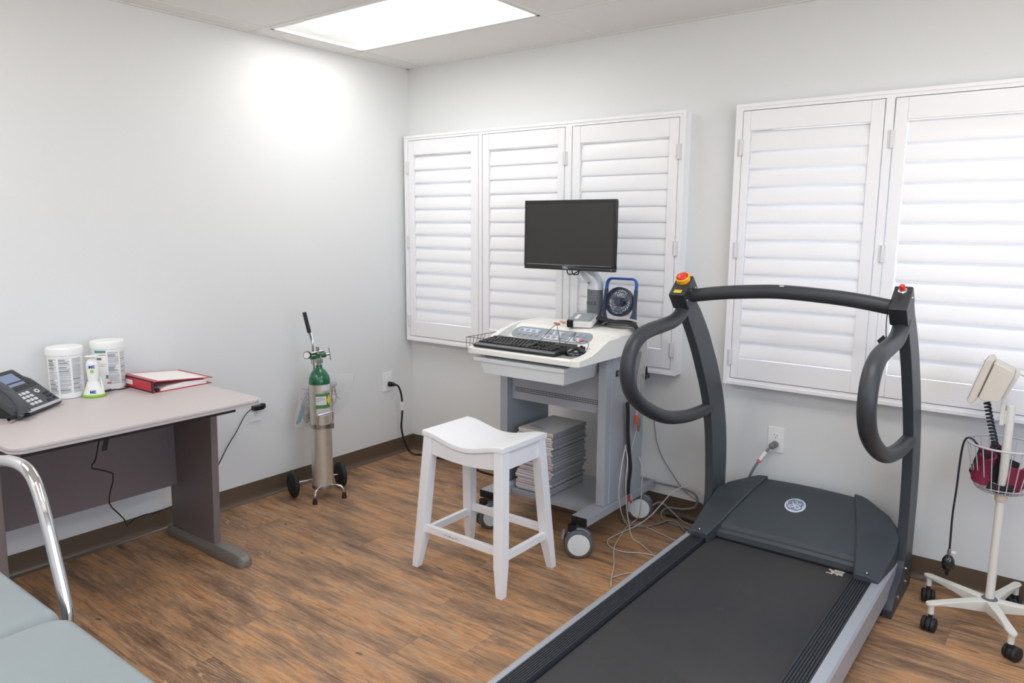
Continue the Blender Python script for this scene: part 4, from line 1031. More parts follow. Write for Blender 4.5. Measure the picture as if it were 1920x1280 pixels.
b = MB().lathe([(FR-.006, -.020), (FR+.001, -.016), (FR+.001, .016), (FR-.006, .020), (FR-.009, .016), (FR-.009, -.016)], base=FC, axis=(0, -1, 0), seg=48, closed=True)
ft(b).build('housing_ring', M_navy, fan, ang=50)
for side in (-1, 1):
    b = MB()
    nr_ = 36 if side > 0 else 20
    for k in range(nr_):
        a0 = 2*PI*k/nr_; pts = []
        for t_ in (0, .33, .66, 1):
            r_ = .018+(FR-.026)*t_; a = a0+.55*t_*t_*side
            pts.append(FC+Vector((r_*math.cos(a), side*-(.019+.006*math.cos(t_*1.5)), r_*math.sin(a))))
        b.tube(pts, .0013, seg=5, sm=2)
    pts = [FC+Vector((.048*math.cos(2*PI*k/32), side*-.0205, .048*math.sin(2*PI*k/32))) for k in range(32)]
    b.tube(pts, .0014, seg=5, sm=1, closed=True)
    ft(b).build('grille', M_navy, fan, ang=70)
ft(MB().cyl(FC+Vector((0, -.019, 0)), FC+Vector((0, -.0275, 0)), .0195, .018, seg=28)).build('grille_badge', M_navy, fan, bevel=.001)
ft(MB().cyl(FC+Vector((0, .019, 0)), FC+Vector((0, .045, 0)), .022, .018, seg=24)).build('motor', M_navy, fan, bevel=.002)
b = MB()
for k in range(3):
    a0 = 2*PI*k/3+.5; rings = []
    for t_ in (0, .5, 1):
        r_ = .014+.040*t_; aw = .34
        P_ = [Vector((r_*math.cos(a0+s2*aw), s2*.007+.001*e2, r_*math.sin(a0+s2*aw)))+FC for s2, e2 in ((-1, -1), (0, -1), (1, -1), (1, 1), (0, 1), (-1, 1))]
        rings.append(P_)
    b.loft(rings)
b.cyl(FC+Vector((0, -.008, 0)), FC+Vector((0, .010, 0)), .015, seg=20)
ft(b).build('blade_wheel', mat('fan_blade_clear', S(196, 202, 212), .2, alpha=.45), fan, ang=50)
for s_ in (-1, 1): ft(MB().cyl(FC+Vector((s_*.066, 0, 0)), FC+Vector((s_*.080, 0, 0)), .009, seg=16)).build('side_pivot', M_navy, fan)

# ---- stack of chart paper packs on the shelf
M_pg = mat('pack_paper_grey', S(156, 157, 158), .6, var=.06, vscale=60)
M_pw = mat('pack_edge_white', S(226, 224, 224), .6, var=.05, vscale=60)
M_pp = mat('pack_edge_pink', S(222, 202, 203), .6, var=.06, vscale=60)
M_pt = mat('pack_cover', S(196, 197, 198), .35, var=.04)
ORD = ['first', 'second', 'third', 'fourth', 'fifth', 'sixth', 'seventh', 'eighth', 'ninth', 'tenth', 'eleventh', 'twelfth', 'thirteenth', 'fourteenth', 'fifteenth']
rr = random.Random(11); z = .1665; NP = 27; hh = (.476-.1665)/NP
for k in range(NP):
    f = k/(NP-1); x0 = 1.268+rr.uniform(-.006, .006)-(0.004 if k < 8 else 0); x1 = x0+.204+rr.uniform(-.003, .003); y0 = -.545+rr.uniform(-.006, .006)+.012*f; y1 = y0+.300
    pink = rr.random() < .42
    lab = '%s-edged chart paper pack, %s of the stack on the cart shelf' % ('pink' if pink else 'white', (ORD[NP-1-k]+' from the top') if k > NP//2 else (ORD[k]+' from the bottom'))
    if k == 0: lab = 'bottom chart paper pack of the stack on the cart shelf'
    if k == NP-1: lab = 'top chart paper pack with grey printed cover, on the stack on the cart shelf'
    t = thing('chart_paper_pack', lab, 'paper pack', ((x0+x1)/2, (y0+y1)/2, z), group='chart paper packs stacked on the cart shelf')
    MB().box(x0, x1, y0+.0015, y1, z+.0004, z+hh-.0006).build('paper', M_pg, t, bevel=.0015, seg=1)
    MB().box(x0+.001, x1-.001, y0, y0+.002, z+.001, z+hh-.0012).build('edge', M_pp if pink else M_pw, t)
    if k == NP-1:
        MB().box(x0+.001, x1-.001, y0+.003, y1-.001, z+hh-.0006, z+hh+.0002).build('cover', M_pt, t)
        b = MB()
        for q in range(3): b.box(x0+.03, x0+.13-.03*q, y0+.05+.012*q, y0+.056+.012*q, z+hh+.0002, z+hh+.0004)
        b.build('cover_print', M_ink2, t)
    z += hh

# ============================================================ TREADMILL
M_tmd = mat('treadmill_charcoal', S(60, 66, 72), .42, bump=.25, bscale=900, var=.03)
M_tube = M_tube
M_grip = mat('handrail_rubber', S(50, 53, 58), .46, var=.04)
M_rib = mat('ribbed_rubber', S(40, 44, 50), .5, var=.04)
M_rail = mat('rail_aluminium', S(176, 180, 188), .38, .35, var=.02)
M_belt = belt_material()
tm = thing('treadmill', 'large charcoal exercise treadmill with looped black handrails in front of the back wall', 'treadmill', (2.542, -1.2, 0))
TY0 = -2.12
MB().box(2.20, 2.88, TY0, -.20, .055, .135).build('deck', M_black, tm, bevel=.004)
b = MB().loft([[(x, y, z) for x, z in ((2.251, .137), (2.815, .137), (2.815, .1465), (2.251, .1465))] for y in (TY0+.03, -.40)])
b.build('belt', M_belt, tm, bevel=.002)
# faint lap joint of the belt
MB().poly([(2.262, -1.52, .1468), (2.262, -1.30, .1468), (2.805, -1.60, .1468), (2.805, -1.80, .1468)]).build('belt_lap', mat('belt_lap', S(52, 53, 54), .6, var=.15, vscale=30), tm, ang=20)
for x0, x1 in ((2.182, 2.246), (2.820, 2.893)):
    P = [(x0, .120), (x1, .120), (x1, .158)]; n = 8; wv = (x1-x0)/n
    top = []
    for k in range(n):
        xa = x0+wv*k; top += [(xa, .158), (xa+wv*.18, .1625), (xa+wv*.82, .1625)]
    top.append((x1, .158))
    P = [(x0, .120), (x1, .120)]+top[::-1]
    MB().prism(P, 1, TY0, -.42).build('foot_rail', M_rib, tm, ang=30)
b = MB().prism([(2.155, .062), (2.155, .152), (2.160, .162), (2.168, .165), (2.183, .165), (2.183, .062)], 1, TY0, -.16); b.build('side_rail', M_rail, tm, ang=30)
b = MB().prism([(2.932, .062), (2.932, .150), (2.926, .160), (2.916, .165), (2.893, .165), (2.893, .062)], 1, TY0, -.16); b.build('side_rail', M_rail, tm, ang=30)
for x in (2.158, 2.886): MB().box(x, x+.046, TY0-.03, TY0+.01, .05, .165).build('end_cap', M_black, tm, bevel=.006)
for x in (2.20, 2.88):
    MB().cyl((x-.02, TY0+.12, .032), (x+.02, TY0+.12, .032), .032, seg=24).build('rear_foot', M_blackr, tm, bevel=.003)
# motor hood centre panel
cx = 2.5425
def hp(hw, y, z, n=9, crown=.006):
    return [(cx-hw+2*hw*k/(n-1), y, z+crown*math.sin(PI*k/(n-1))) for k in range(n)]
top = [hp(.272, -.462, .150, crown=0), hp(.271, -.458, .176, crown=.002), hp(.2695, -.448, .186, crown=.003), hp(.269, -.436, .188, crown=.003), hp(.268, -.428, .204, crown=.004),
       hp(.266, -.416, .210), hp(.258, -.38, .224), hp(.247, -.33, .244), hp(.235, -.275, .265), hp(.220, -.22, .290), hp(.203, -.165, .314), hp(.190, -.125, .330), hp(.186, -.108, .330), hp(.19, -.095, .318), hp(.21, -.085, .25), hp(.21, -.085, .06)]
b = MB(); R = [[b.bm.verts.new(p) for p in r] for r in top]
for i in range(len(R)-1):
    for j in range(len(R[0])-1): b.face((R[i][j], R[i][j+1], R[i+1][j+1], R[i+1][j]))
hood = b.build('motor_hood', M_tmd, tm, ang=30)
MB().box(2.30, 2.79, -.42, -.10, .055, .15).build('hood_base', M_black, tm)
MB().box(cx-.272, cx+.272, -.462, -.440, .120, .156).build('belt_gap', M_black, tm)
# side covers
stn = [((2.2500, -.532, .182), (2.170, -.530, .174)), ((2.2735, -.43, .216), (2.162, -.42, .199)), ((2.2885, -.36, .244), (2.158, -.355, .216)), ((2.303, -.29, .272), (2.156, -.30, .230)),
       ((2.322, -.225, .300), (2.157, -.256, .246)), ((2.338, -.170, .324), (2.170, -.222, .284)), ((2.350, -.132, .340), (2.205, -.182, .305)), ((2.357, -.112, .345), (2.300, -.125, .338))]
def mir(p, s_): return p if s_ < 0 else (2*cx-p[0], p[1], p[2])
for s_ in (-1, 1):
    b = MB(); rings = []
    for I, O in stn:
        I, O = mir(I, s_), mir(O, s_)
        d = 1 if s_ < 0 else -1
        rings.append([(I[0]+d*.004, I[1], I[2]-.05), (I[0]+d*.003, I[1], I[2]-.004), (I[0]-d*.002, I[1], I[2]), (lerp(I[0], O[0], .5), lerp(I[1], O[1], .5), lerp(I[2], O[2], .5)+.003),
                      (O[0]+d*.004, O[1], O[2]), (O[0], O[1], O[2]-.005), (O[0]-d*.0005, O[1]+.0, .155 if O[2] > .18 else .163), (I[0], I[1], .155 if O[2] > .18 else .163)])
    b.loft(rings)
    xs_ = [mir((2.15, 0, 0), s_)[0], mir((2.345, 0, 0), s_)[0]]
    cv = b.build('side_cover', M_tmd, tm, ang=34)
    # rear skirt that closes the shoulder towards the wall
    pl_ = [mir(O, s_) for I, O in stn[4:]]+[mir(stn[-1][0], s_)]
    b = MB().loft([[(p[0], p[1], .06) for p in pl_]+[(mir((2.357, 0, 0), s_)[0], -.25, .06)], [(p[0], p[1], p[2]-.006) for p in pl_]+[(mir((2.357, 0, 0), s_)[0], -.25, .20)]])
    b.build('rear_skirt', M_tmd, cv, ang=30)
    sx = mir((2.214, 0, 0), s_)[0]
    MB().cyl((sx, -.506, .172), (sx, -.506, .1880), .009, seg=18).build('screw_recess', M_black, cv)
    MB().sphere((sx, -.510, .1875), .0048, seg=12, rings=8).build('screw', M_chrome, cv)
# round monogram badge on the hood
bn = Vector((0, -.40, .917)).normalized(); bx = Vector((1, 0, 0)); by = bn.cross(bx)
bc = Vector((2.524, -.243, .2835))
m_ = Matrix.Identity(4)
for i in range(3): m_[i][0] = bx[i]; m_[i][1] = by[i]; m_[i][2] = bn[i]; m_[i][3] = bc[i]
M_badge = mat('badge_grey_blue', S(134, 144, 168), .25, .3, coat=.5); M_bsil = mat('badge_silver', S(226, 230, 240), .25, .2, coat=.4)
bd = MB().lathe([(.001, 0), (.041, 0), (.0425, .002), (.0425, .0035), (.040, .0045), (.001, .0045)], seg=44).xf(m_).build('badge', M_bsil, tm, ang=50)
MB().lathe([(.001, .0044), (.036, .0044), (.0362, .0050), (.001, .0050)], seg=44).xf(m_).build('badge_face', M_badge, bd, ang=50)
def badge_curve(pts, r=.0016, nm='monogram'):
    MB().tube([(x, y, .0052) for x, y in pts], r, rx=.0006, seg=8, sm=5, upv=(0, 0, 1)) if False else None
    P_ = smooth_path([(x, y, 0) for x, y in pts], 6); b = MB(); n = len(P_); L1 = []; R1 = []
    for i, p in enumerate(P_):
        d = (P_[min(i+1, n-1)]-P_[max(i-1, 0)]).normalized(); w_ = r*(.55+.75*math.sin(PI*i/(n-1)))
        q = Vector((-d.y, d.x, 0))*w_
        L1.append(p+q); R1.append(p-q)
    for i in range(n-1):
        vs = [b.bm.verts.new((p.x, p.y, .0054)) for p in (L1[i], L1[i+1], R1[i+1], R1[i])]; b.face(vs)
    b.xf(m_).build(nm, M_bsil, bd, ang=20)
badge_curve([(-.013, .020), (-.015, .014), (-.010, .006), (-.002, -.000), (-.004, -.008), (-.012, -.017), (-.021, -.016), (-.022, -.009), (-.014, -.003), (-.002, .001), (.004, .004)], .0020)
badge_curve([(.016, -.001), (.010, .001), (.004, -.004), (.003, -.013), (.009, -.020), (.018, -.019), (.023, -.011), (.019, -.005), (.013, -.007), (.012, -.012)], .0022)
badge_curve([(-.006, .012), (-.003, .020), (.004, .020), (.005, .011), (-.001, .003)], .0013)
badge_curve([(.008, .002), (.012, .010), (.018, .014), (.020, .008), (.013, .003)], .0013)
for a0 in (70, 160, 250, 340):
    badge_curve([((.034-.004*t_*t_)*math.cos(math.radians(a0+34*t_)), (.034-.004*t_*t_)*math.sin(math.radians(a0+34*t_))) for t_ in (0, .33, .66, 1)], .0013, 'monogram_swirl')
# pale worn decal on the belt corner
dome = [(2.73, -.452), (2.731, -.438), (2.74, -.426), (2.751, -.42), (2.763, -.421), (2.777, -.43), (2.77, -.432), (2.758, -.436), (2.762, -.447), (2.773, -.451), (2.782, -.436), (2.788, -.457), (2.784, -.479), (2.787, -.505), (2.772, -.500), (2.771, -.512), (2.762, -.501), (2.754, -.497), (2.750, -.510), (2.737, -.506), (2.727, -.507), (2.730, -.500), (2.747, -.501), (2.739, -.481), (2.730, -.474), (2.730, -.464), (2.744, -.474), (2.752, -.470), (2.748, -.458), (2.739, -.460)]
M_decal = mat('decal_cream', S(206, 196, 184), .6, var=.08, vscale=300)
MB().loft([[(x, y, .1466) for x, y in dome], [(x, y, .1474) for x, y in dome]]).build('decal', M_decal, tm, ang=20)
b = MB()
for q in ((2.752, -.482), (2.756, -.480), (2.760, -.479), (2.764, -.477), (2.769, -.475), (2.773, -.474), (2.777, -.472)):
    b.loft([[(q[0], q[1], z), (q[0]+.0015, q[1]+.001, z), (q[0]+.0045, q[1]-.014, z), (q[0]+.003, q[1]-.014, z)] for z in (.1470, .1477)])
b.build('decal_print', M_black, tm, ang=20)
# uprights
rear = [(-.600, 1.262), (-.565, 1.225), (-.517, 1.163), (-.460, 1.115), (-.408, 1.062), (-.356, 1.004), (-.308, .939), (-.262, .876), (-.22, .807), (-.184, .742), (-.152, .673), (-.128, .608), (-.109, .538), (-.094, .46), (-.086, .37), (-.085, .28), (-.085, .0)]
frnt = [(-.44, .0), (-.445, .035), (-.40, .085), (-.30, .115), (-.255, .16), (-.243, .254), (-.249, .35), (-.26, .447), (-.270, .515), (-.284, .575), (-.303, .640), (-.327, .705), (-.361, .772), (-.399, .835), (-.437, .898), (-.479, .96), (-.526, 1.022), (-.575, 1.080), (-.612, 1.128)]
for x0, x1, lb in ((2.118, 2.155, 0), (2.918, 2.955, 1)):
    up_ = MB().prism(rear+frnt, 0, x0, x1).build('upright', M_tmd if True else None, tm, bevel=.004)
    blk = [(-.690, 1.190), (-.605, 1.262), (-.560, 1.215), (-.575, 1.150), (-.596, 1.132), (-.640, 1.132)]
    xa, xb = (2.114, 2.180) if lb == 0 else (2.900, 2.957)
    bl = MB().prism(blk, 0, xa, xb).build('control_block', mat('block_black', S(44, 46, 50), .4, bump=.2, bscale=900), tm, bevel=.004)
    xi, dn = (xb, 1) if lb == 0 else (xb, 1)
    bolts = [(-.655, 1.170), (-.625, 1.205), (-.575, 1.165), (-.585, 1.215)] if lb == 0 else [(-.615, 1.225)]
    for y, z in bolts: MB().lathe([(.0045, 0), (.0042, .002), (.002, .003)], base=(xi, y, z), axis=(1, 0, 0), seg=12).build('bolt', M_chrome, bl, ang=50)
    for y, z in ((-.20, .06), (-.35, .055)):
        MB().lathe([(.008, 0), (.008, .004), (.004, .006)], base=(x1, y, z), axis=(1, 0, 0), seg=12).build('bolt', M_chrome, up_, ang=50)
MB().cyl((2.930, -.24, .13), (2.962, -.24, .13), .006, seg=12).build('pivot_pin', M_chrome, tm, ang=50)
bd_, bn_ = Vector((0, .085, .072)).normalized(), Vector((0, -.072, .085)).normalized()
A0 = Vector((0, -.690, 1.190))
lblk = [o for o in bpy.data.objects if o.name.startswith('control_block')]
lblk = sorted(lblk, key=lambda o: sum(v.co.x for v in o.data.vertices)/len(o.data.vertices))
def tp(x, t_, h): return Vector((x, 0, 0))+A0+bd_*t_+bn_*h
M_ye = mat('collar_yellow', S(244, 178, 20), .4); M_er = mat('button_red_bright', S(226, 50, 44), .35, coat=.3)
es = MB().lathe([(.021, .0), (.0275, .0), (.0275, .018), (.0235, .021), (.0215, .010), (.021, .004)], base=tp(2.147, .085, .0), axis=bn_, seg=36).build('emergency_collar', M_ye, lblk[0], ang=50)
MB().lathe([(.012, .0), (.012, .010), (.0195, .012), (.0200, .020), (.017, .0245), (.006, .026), (.001, .026)], base=tp(2.147, .085, .0), axis=bn_, seg=32).build('emergency_button', M_er, es, ang=50)
lbm = MB().obox(tp(2.147, .021, .0006), (.0155, 0, 0), bd_*.0075, bn_*.0006).build('stop_label', mat('label_bright_yellow', S(250, 220, 40), .45), lblk[0], ang=20)
fm = Matrix.Identity(4)
for i in range(3): fm[i][0] = (1, 0, 0)[i]; fm[i][1] = bd_[i]; fm[i][2] = bn_[i]; fm[i][3] = tp(2.147, .0215, .0014)[i]
MB().text('STOP', .0105, fm, ext=.0002).build('lettering', mat('label_print_ochre', S(150, 120, 20), .5), lbm, ang=20)
MB().lathe([(.014, 0), (.014, .003), (.010, .006), (.010, .008)], base=tp(2.928, .088, .0), axis=bn_, seg=24).build('socket_ring', M_chrome, lblk[1], ang=50)
rb = MB().lathe([(.0085, .004), (.0085, .024), (.006, .0265), (.001, .027)], base=tp(2.928, .088, .0), axis=bn_, seg=24).build('safety_button', M_er, lblk[1], ang=50)
MB().obox((2.900, -.590, 1.148), (.003, 0, 0), (0, .006, 0), (0, 0, .022)).build('blue_tab', mat('tab_blue', S(16, 70, 190), .4), lblk[1], bevel=.001)
sc_ = thing('safety_cord', 'black safety cord with clip hanging from the red button at the right handrail', 'cord', (2.92, -.64, 1.24))
MB().tube([tp(2.928, .070, .008), tp(2.922, .055, .012), tp(2.930, .045, .010), tp(2.915, .040, .012), (2.906, -.672, 1.222), (2.897, -.664, 1.19), (2.893, -.655, 1.15), (2.893, -.648, 1.11), (2.895, -.645, 1.085)], .0016, seg=6).build('cord', M_cord, sc_, ang=70)
MB().obox((2.886, -.645, 1.075), (.009, 0, .010), (0, .007, 0), (-.010, 0, .012)).build('clip', M_black, sc_, bevel=.002)
# handrail loops and crossbar
loop = [(-.608, 1.150), (-.618, 1.128), (-.650, 1.104), (-.705, 1.088), (-.800, 1.080), (-.895, 1.074), (-.965, 1.060), (-1.020, 1.028), (-1.050, .975), (-1.048, .910), (-1.008, .850), (-.930, .795), (-.820, .742), (-.710, .704), (-.600, .681), (-.500, .668), (-.400, .662), (-.300, .660), (-.20, .662)]
for x, x2 in ((2.146, 2.137), (2.932, 2.936)):
    MB().tube([(lerp(x, x2, i/(len(loop)-1)), y, z) for i, (y, z) in enumerate(loop[:-1])], .0272, seg=24, sm=5).build('handrail', M_grip, tm, ang=60)
MB().tube([(2.176, -.603, 1.184), (2.28, -.606, 1.200), (2.386, -.608, 1.211), (2.526, -.610, 1.219), (2.696, -.608, 1.212), (2.80, -.606, 1.202), (2.906, -.603, 1.186)], .0262, seg=26, sm=6).build('crossbar', M_grip, tm, ang=60)
MB().sphere((2.530, -.622, 1.2415), .0075, 1.3, .8, .35, seg=12, rings=8).build('worn_spot', M_white, tm, ang=60)

# treadmill power cord
tc_ = thing('electric_cable', 'grey power cord from the back wall outlet down behind the treadmill hood', 'power cord', (2.35, -.01, .467))
MB().cyl((2.351, -.0085, .4675), (2.349, -.034, .466), .0165, .0145, seg=20).sphere((2.345, -.036, .464), .0145, seg=16, rings=10).build('plug', M_gcord, tc_, ang=50)
MB().tube([(2.340, -.040, .460), (2.328, -.058, .440), (2.313, -.078, .412), (2.300, -.090, .385), (2.283, -.094, .350), (2.265, -.090, .30), (2.258, -.075, .24), (2.262, -.06, .14)], .0060, seg=12).build('cord', M_gcord, tc_, ang=70)
MB().tube([(2.327, -.060, .438), (2.318, -.072, .421), (2.309, -.082, .402)], .0088, seg=12, sm=2).build('cord_tag', M_paper, tc_, ang=70)
MB().tube([(2.309, -.082, .402), (2.304, -.087, .393)], .0092, seg=12, sm=2).build('red_tag_end', M_red, tc_, ang=70)

# ============================================================ LOOSE CABLES BETWEEN CART AND TREADMILL
cable('data_cable', 'thick grey cable leaving the cart base rail and looping by the baseboard', 'cable',
      [(1.70, -.09, .192), (1.741, -.085, .190), (1.801, -.06, .172), (1.916, -.055, .172), (1.987, -.05, .158), (2.006, -.05, .124), (1.991, -.055, .088), (1.925, -.06, .066), (1.860, -.065, .060), (1.835, -.085, .035), (1.850, -.105, .012), (1.90, -.125, .007), (1.97, -.13, .007), (2.04, -.14, .007), (2.12, -.15, .007)], .0055, M_gcord)
cable('data_cable', 'grey cable arching out from behind the rear caster toward the treadmill', 'cable',
      [(1.80, -.16, .03), (1.805, -.135, .075), (1.83, -.10, .090), (1.86, -.09, .075), (1.90, -.085, .045), (1.96, -.09, .015), (2.03, -.10, .007), (2.12, -.11, .007)], .0050, M_gcord)
cable('data_cable', 'grey cable snaking on the floor in front of the rear caster', 'cable',
      [(1.690, -.22, .020), (1.700, -.245, .007), (1.745, -.262, .007), (1.815, -.252, .007), (1.860, -.18, .010), (1.890, -.13, .020), (1.93, -.12, .020), (1.965, -.14, .010), (2.03, -.19, .007), (2.12, -.24, .007)], .0048, M_gcord)
cable('data_cable', 'dark grey coiled cable on the floor by the baseboard behind the others', 'cable',
      [(1.84, -.045, .010), (1.90, -.035, .008), (1.97, -.045, .008), (2.05, -.06, .008), (2.10, -.075, .008)], .0065, M_blackr)
cable('lead_wire', 'pale wire arching high near the wall then crossing the floor to the treadmill', 'wire',
      [(2.13, -.09, .05), (2.071, -.062, .126), (2.014, -.062, .181), (1.944, -.07, .188), (1.896, -.10, .158), (1.858, -.14, .10), (1.830, -.20, .05), (1.80, -.28, .02), (1.765, -.38, .006), (1.758, -.485, .005), (1.808, -.545, .005), (1.881, -.552, .005), (1.943, -.517, .005), (2.018, -.499, .005), (2.145, -.49, .006)], .0027, M_lcord)
cable('lead_wire', 'thin white wire running from below the rear caster straight to the treadmill rail', 'wire',
      [(1.806, -.425, .46), (1.815, -.475, .38), (1.815, -.495, .26), (1.81, -.46, .15), (1.79, -.36, .05), (1.760, -.27, .006), (1.800, -.235, .005), (1.907, -.261, .005), (2.016, -.299, .005), (2.15, -.345, .005)], .0024, M_lcord)
cable('lead_wire', 'long pale wire hanging off the cart rear and trailing forward along the floor', 'wire',
      [(1.79, -.262, .36), (1.81, -.262, .30), (1.81, -.263, .22), (1.805, -.255, .13), (1.785, -.23, .05), (1.755, -.22, .012), (1.755, -.30, .005), (1.775, -.38, .005), (1.821, -.534, .005), (1.914, -.701, .005), (1.960, -.80, .005), (2.002, -.877, .005)], .0026, M_lcord)
cable('lead_wire', 'short white wire end reaching the treadmill rail at its lowest floor point', 'wire',
      [(1.966, -.805, .0075), (1.985, -.745, .0055), (2.016, -.704, .005), (2.06, -.70, .005), (2.145, -.73, .005)], .0022, M_lcord)
cable('lead_wire', 'thin dark wire hanging down the back wall between cart and treadmill', 'wire',
      [(1.716, -.176, .62), (1.735, -.10, .58), (1.742, -.03, .50), (1.750, -.02, .43), (1.764, -.02, .367), (1.80, -.02, .29), (1.858, -.02, .218), (1.90, -.02, .17), (1.945, -.022, .135), (2.028, -.03, .104), (2.11, -.045, .08)], .0020, M_gcord)

# ============================================================ BLOOD PRESSURE STAND
M_bp = mat('stand_off_white', S(222, 220, 212), .4, var=.015)
M_bpg = mat('gauge_beige', S(214, 206, 194), .42, var=.02)
M_wire = mat('basket_wire_grey', S(200, 198, 204), .35, var=.02)
BX, BY = 3.243, -.272
bp = thing('blood_pressure_stand', 'off-white five-legged blood pressure stand with wire basket at the right edge', 'medical stand', (BX, BY, 0))
for az in (157, 223, 292, 72, 5):
    a = math.radians(az); d = Vector((math.cos(a), math.sin(a), 0)); s_ = Vector((-d.y, d.x, 0)); c0 = Vector((BX, BY, 0)); rings = []
    for r_, wv, z0, z1 in ((.0, .020, .060, .110), (.045, .0185, .070, .1105), (.12, .015, .084, .110), (.185, .0150, .094, .108), (.215, .0165, .096, .107), (.236, .0150, .096, .106), (.245, .006, .097, .105)):
        p = c0+d*r_; rings.append([p-s_*wv*.8+Vector((0, 0, z0)), p+s_*wv*.8+Vector((0, 0, z0)), p+s_*wv+Vector((0, 0, z1-.004)), p+s_*wv*.8+Vector((0, 0, z1)), p-s_*wv*.8+Vector((0, 0, z1)), p-s_*wv+Vector((0, 0, z1-.004))])
    lg = MB().loft(rings).build('leg', M_bp, bp, ang=50)
    e = c0+d*.225; MB().cyl(e+Vector((0, 0, .062)), e+Vector((0, 0, .098)), .0105, seg=16).build('stem', M_bp, lg)
    ca = math.radians(az+(35 if az in (157, 292) else -50)); ax_ = Vector((math.cos(ca), math.sin(ca), 0)); fo = Vector((-ax_.y, ax_.x, 0))*.012
    cst = MB().cyl(e+Vector((0, 0, .048)), e+Vector((0, 0, .066)), .0075, seg=12)
    cst.lathe([(.012, -.009), (.020, -.009), (.0245, -.006), (.0255, 0), (.0245, .006), (.020, .009), (.012, .009)], base=e+fo+Vector((0, 0, .0262)), axis=ax_, seg=20, closed=True)
    for sg in (-1, 1):
        cst.lathe([(.002, .008), (.022, .008), (.0262, .011), (.0262, .019), (.022, .023), (.002, .024)], base=e+fo+Vector((0, 0, .0262)), axis=ax_*sg, seg=24)
    cst.build('caster', M_blackr, lg, ang=50)
MB().lathe([(.014, .104), (.026, .106), (.027, .110), (.024, .1135), (.014, .114)], base=(BX, BY, 0), seg=28, closed=True).build('hub_ring', mat('hub_grey', S(104, 102, 108), .5), bp, ang=50)
MB().lathe([(.0145, .10), (.0145, .50), (.0148, .503), (.0148, .507), (.0145, .51), (.0145, .835), (.012, .838)], base=(BX, BY, 0), seg=28).build('pole', M_bp, bp, ang=50)
MB().lathe([(.0155, .485), (.0195, .488), (.0195, .508), (.0155, .512)], base=(BX, BY, 0), seg=24, closed=True).build('pole_collar', mat('collar_tan', S(206, 190, 166), .45), bp, ang=50)
# basket
bc_ = Vector((3.236, -.222, 0)); b = MB()
def ringp(r_, z, n=40): return [(bc_.x+r_*math.cos(2*PI*k/n), bc_.y+r_*math.sin(2*PI*k/n), z) for k in range(n)]
bk = MB().tube(ringp(.119, .684), .0040, seg=10, sm=1, closed=True).build('basket_rim', M_wire, bp, ang=70)
for k in range(24):
    a = 2*PI*k/24; ca, sa = math.cos(a), math.sin(a)
    P_ = [(bc_.x+ca*r_, bc_.y+sa*r_, z) for r_, z in ((.118, .684), (.105, .62), (.090, .545), (.082, .520), (.070, .512), (.040, .510))]
    b.tube(P_, .0017, seg=6, sm=2)
for r_, z in ((.088, .530), (.068, .511), (.042, .509)): b.tube(ringp(r_, z, 28), .0017, seg=6, sm=1, closed=True)
b.build('basket_wires', M_wire, bp, ang=70)
# aneroid gauge head, seen from its side, and its bracket
gy0, gy1 = -.335, -.205
def gp(y0, y1, pts): return MB().prism(pts, 1, y0, y1)
GA = [(3.113, .846), (3.122, .838), (3.138, .846), (3.181, .995), (3.172, 1.006), (3.158, 1.000)]
gh = gp(gy0, gy1, GA).build('gauge_face_frame', M_bpg, bp, bevel=.004)
gp(gy0+.008, gy1-.008, [(3.1085, .850), (3.1125, .847), (3.1575, 1.000), (3.153, 1.002)]).build('gauge_lens', M_glass if False else mat('gauge_lens_white', S(232, 236, 244), .15, coat=.5), gh, bevel=.001)
gp(gy0+.012, gy1-.012, [(3.142, .862), (3.165, .850), (3.205, .853), (3.213, .860), (3.246, .955), (3.242, .966), (3.186, .992), (3.178, .985)]).build('gauge_body', M_bpg, bp, bevel=.004)
gp(gy0+.0112, gy1-.0112, [(3.1455, .8655), (3.148, .8640), (3.184, .986), (3.1815, .9875)]).build('gauge_seam', mat('seam_brown', S(96, 84, 74), .6), gh, ang=20)
b = gp(-.285, -.258, [(3.214, .860), (3.224, .860), (3.262, .955), (3.256, .972), (3.250, .968)])
b.box(3.2135, 3.228, -.288, -.262, .765, .865).box(3.228, 3.232, -.285, -.262, .77, .82)
br = b.build('bracket', M_bp, bp, bevel=.003)
MB().tube([(3.250, -.272, .962), (3.270, -.276, .955), (3.300, -.285, .944), (3.325, -.29, .948), (3.345, -.29, .962)], .010, rx=.006, seg=12, sm=4).build('cuff_hook', M_bp, br, ang=60)
# coiled tube
ctr = smooth_path([(3.165, -.275, .868), (3.172, -.275, .835), (3.188, -.268, .765), (3.204, -.255, .70), (3.218, -.232, .63), (3.250, -.225, .575), (3.262, -.22, .56)], 8)
L_ = [0]
for i in range(1, len(ctr)): L_.append(L_[-1]+(ctr[i]-ctr[i-1]).length)
pts = []; N_ = 360; turns = 25
for k in range(N_+1):
    s_ = L_[-1]*k/N_; i = max(j for j in range(len(L_)) if L_[j] <= s_+1e-9); i = min(i, len(ctr)-2)
    f = (s_-L_[i])/(L_[i+1]-L_[i]); p = ctr[i].lerp(ctr[i+1], f); d = (ctr[i+1]-ctr[i]).normalized(); u_ = d.cross(Vector((0, 1, 0))).normalized(); v_ = d.cross(u_)
    a = 2*PI*turns*k/N_; pts.append(p+(u_*math.cos(a)+v_*math.sin(a))*.0085)
M_navyr = mat('blue_black_rubber', S(26, 30, 40), .4, var=.05)
o = MB().tube(pts, .0040, seg=8, sm=1).build('coiled_tube', M_navyr, None, ang=80, loc=(3.19, -.26, .56)); tag(o, 'black coiled rubber tube hanging from the beige gauge head into the basket', 'tube')
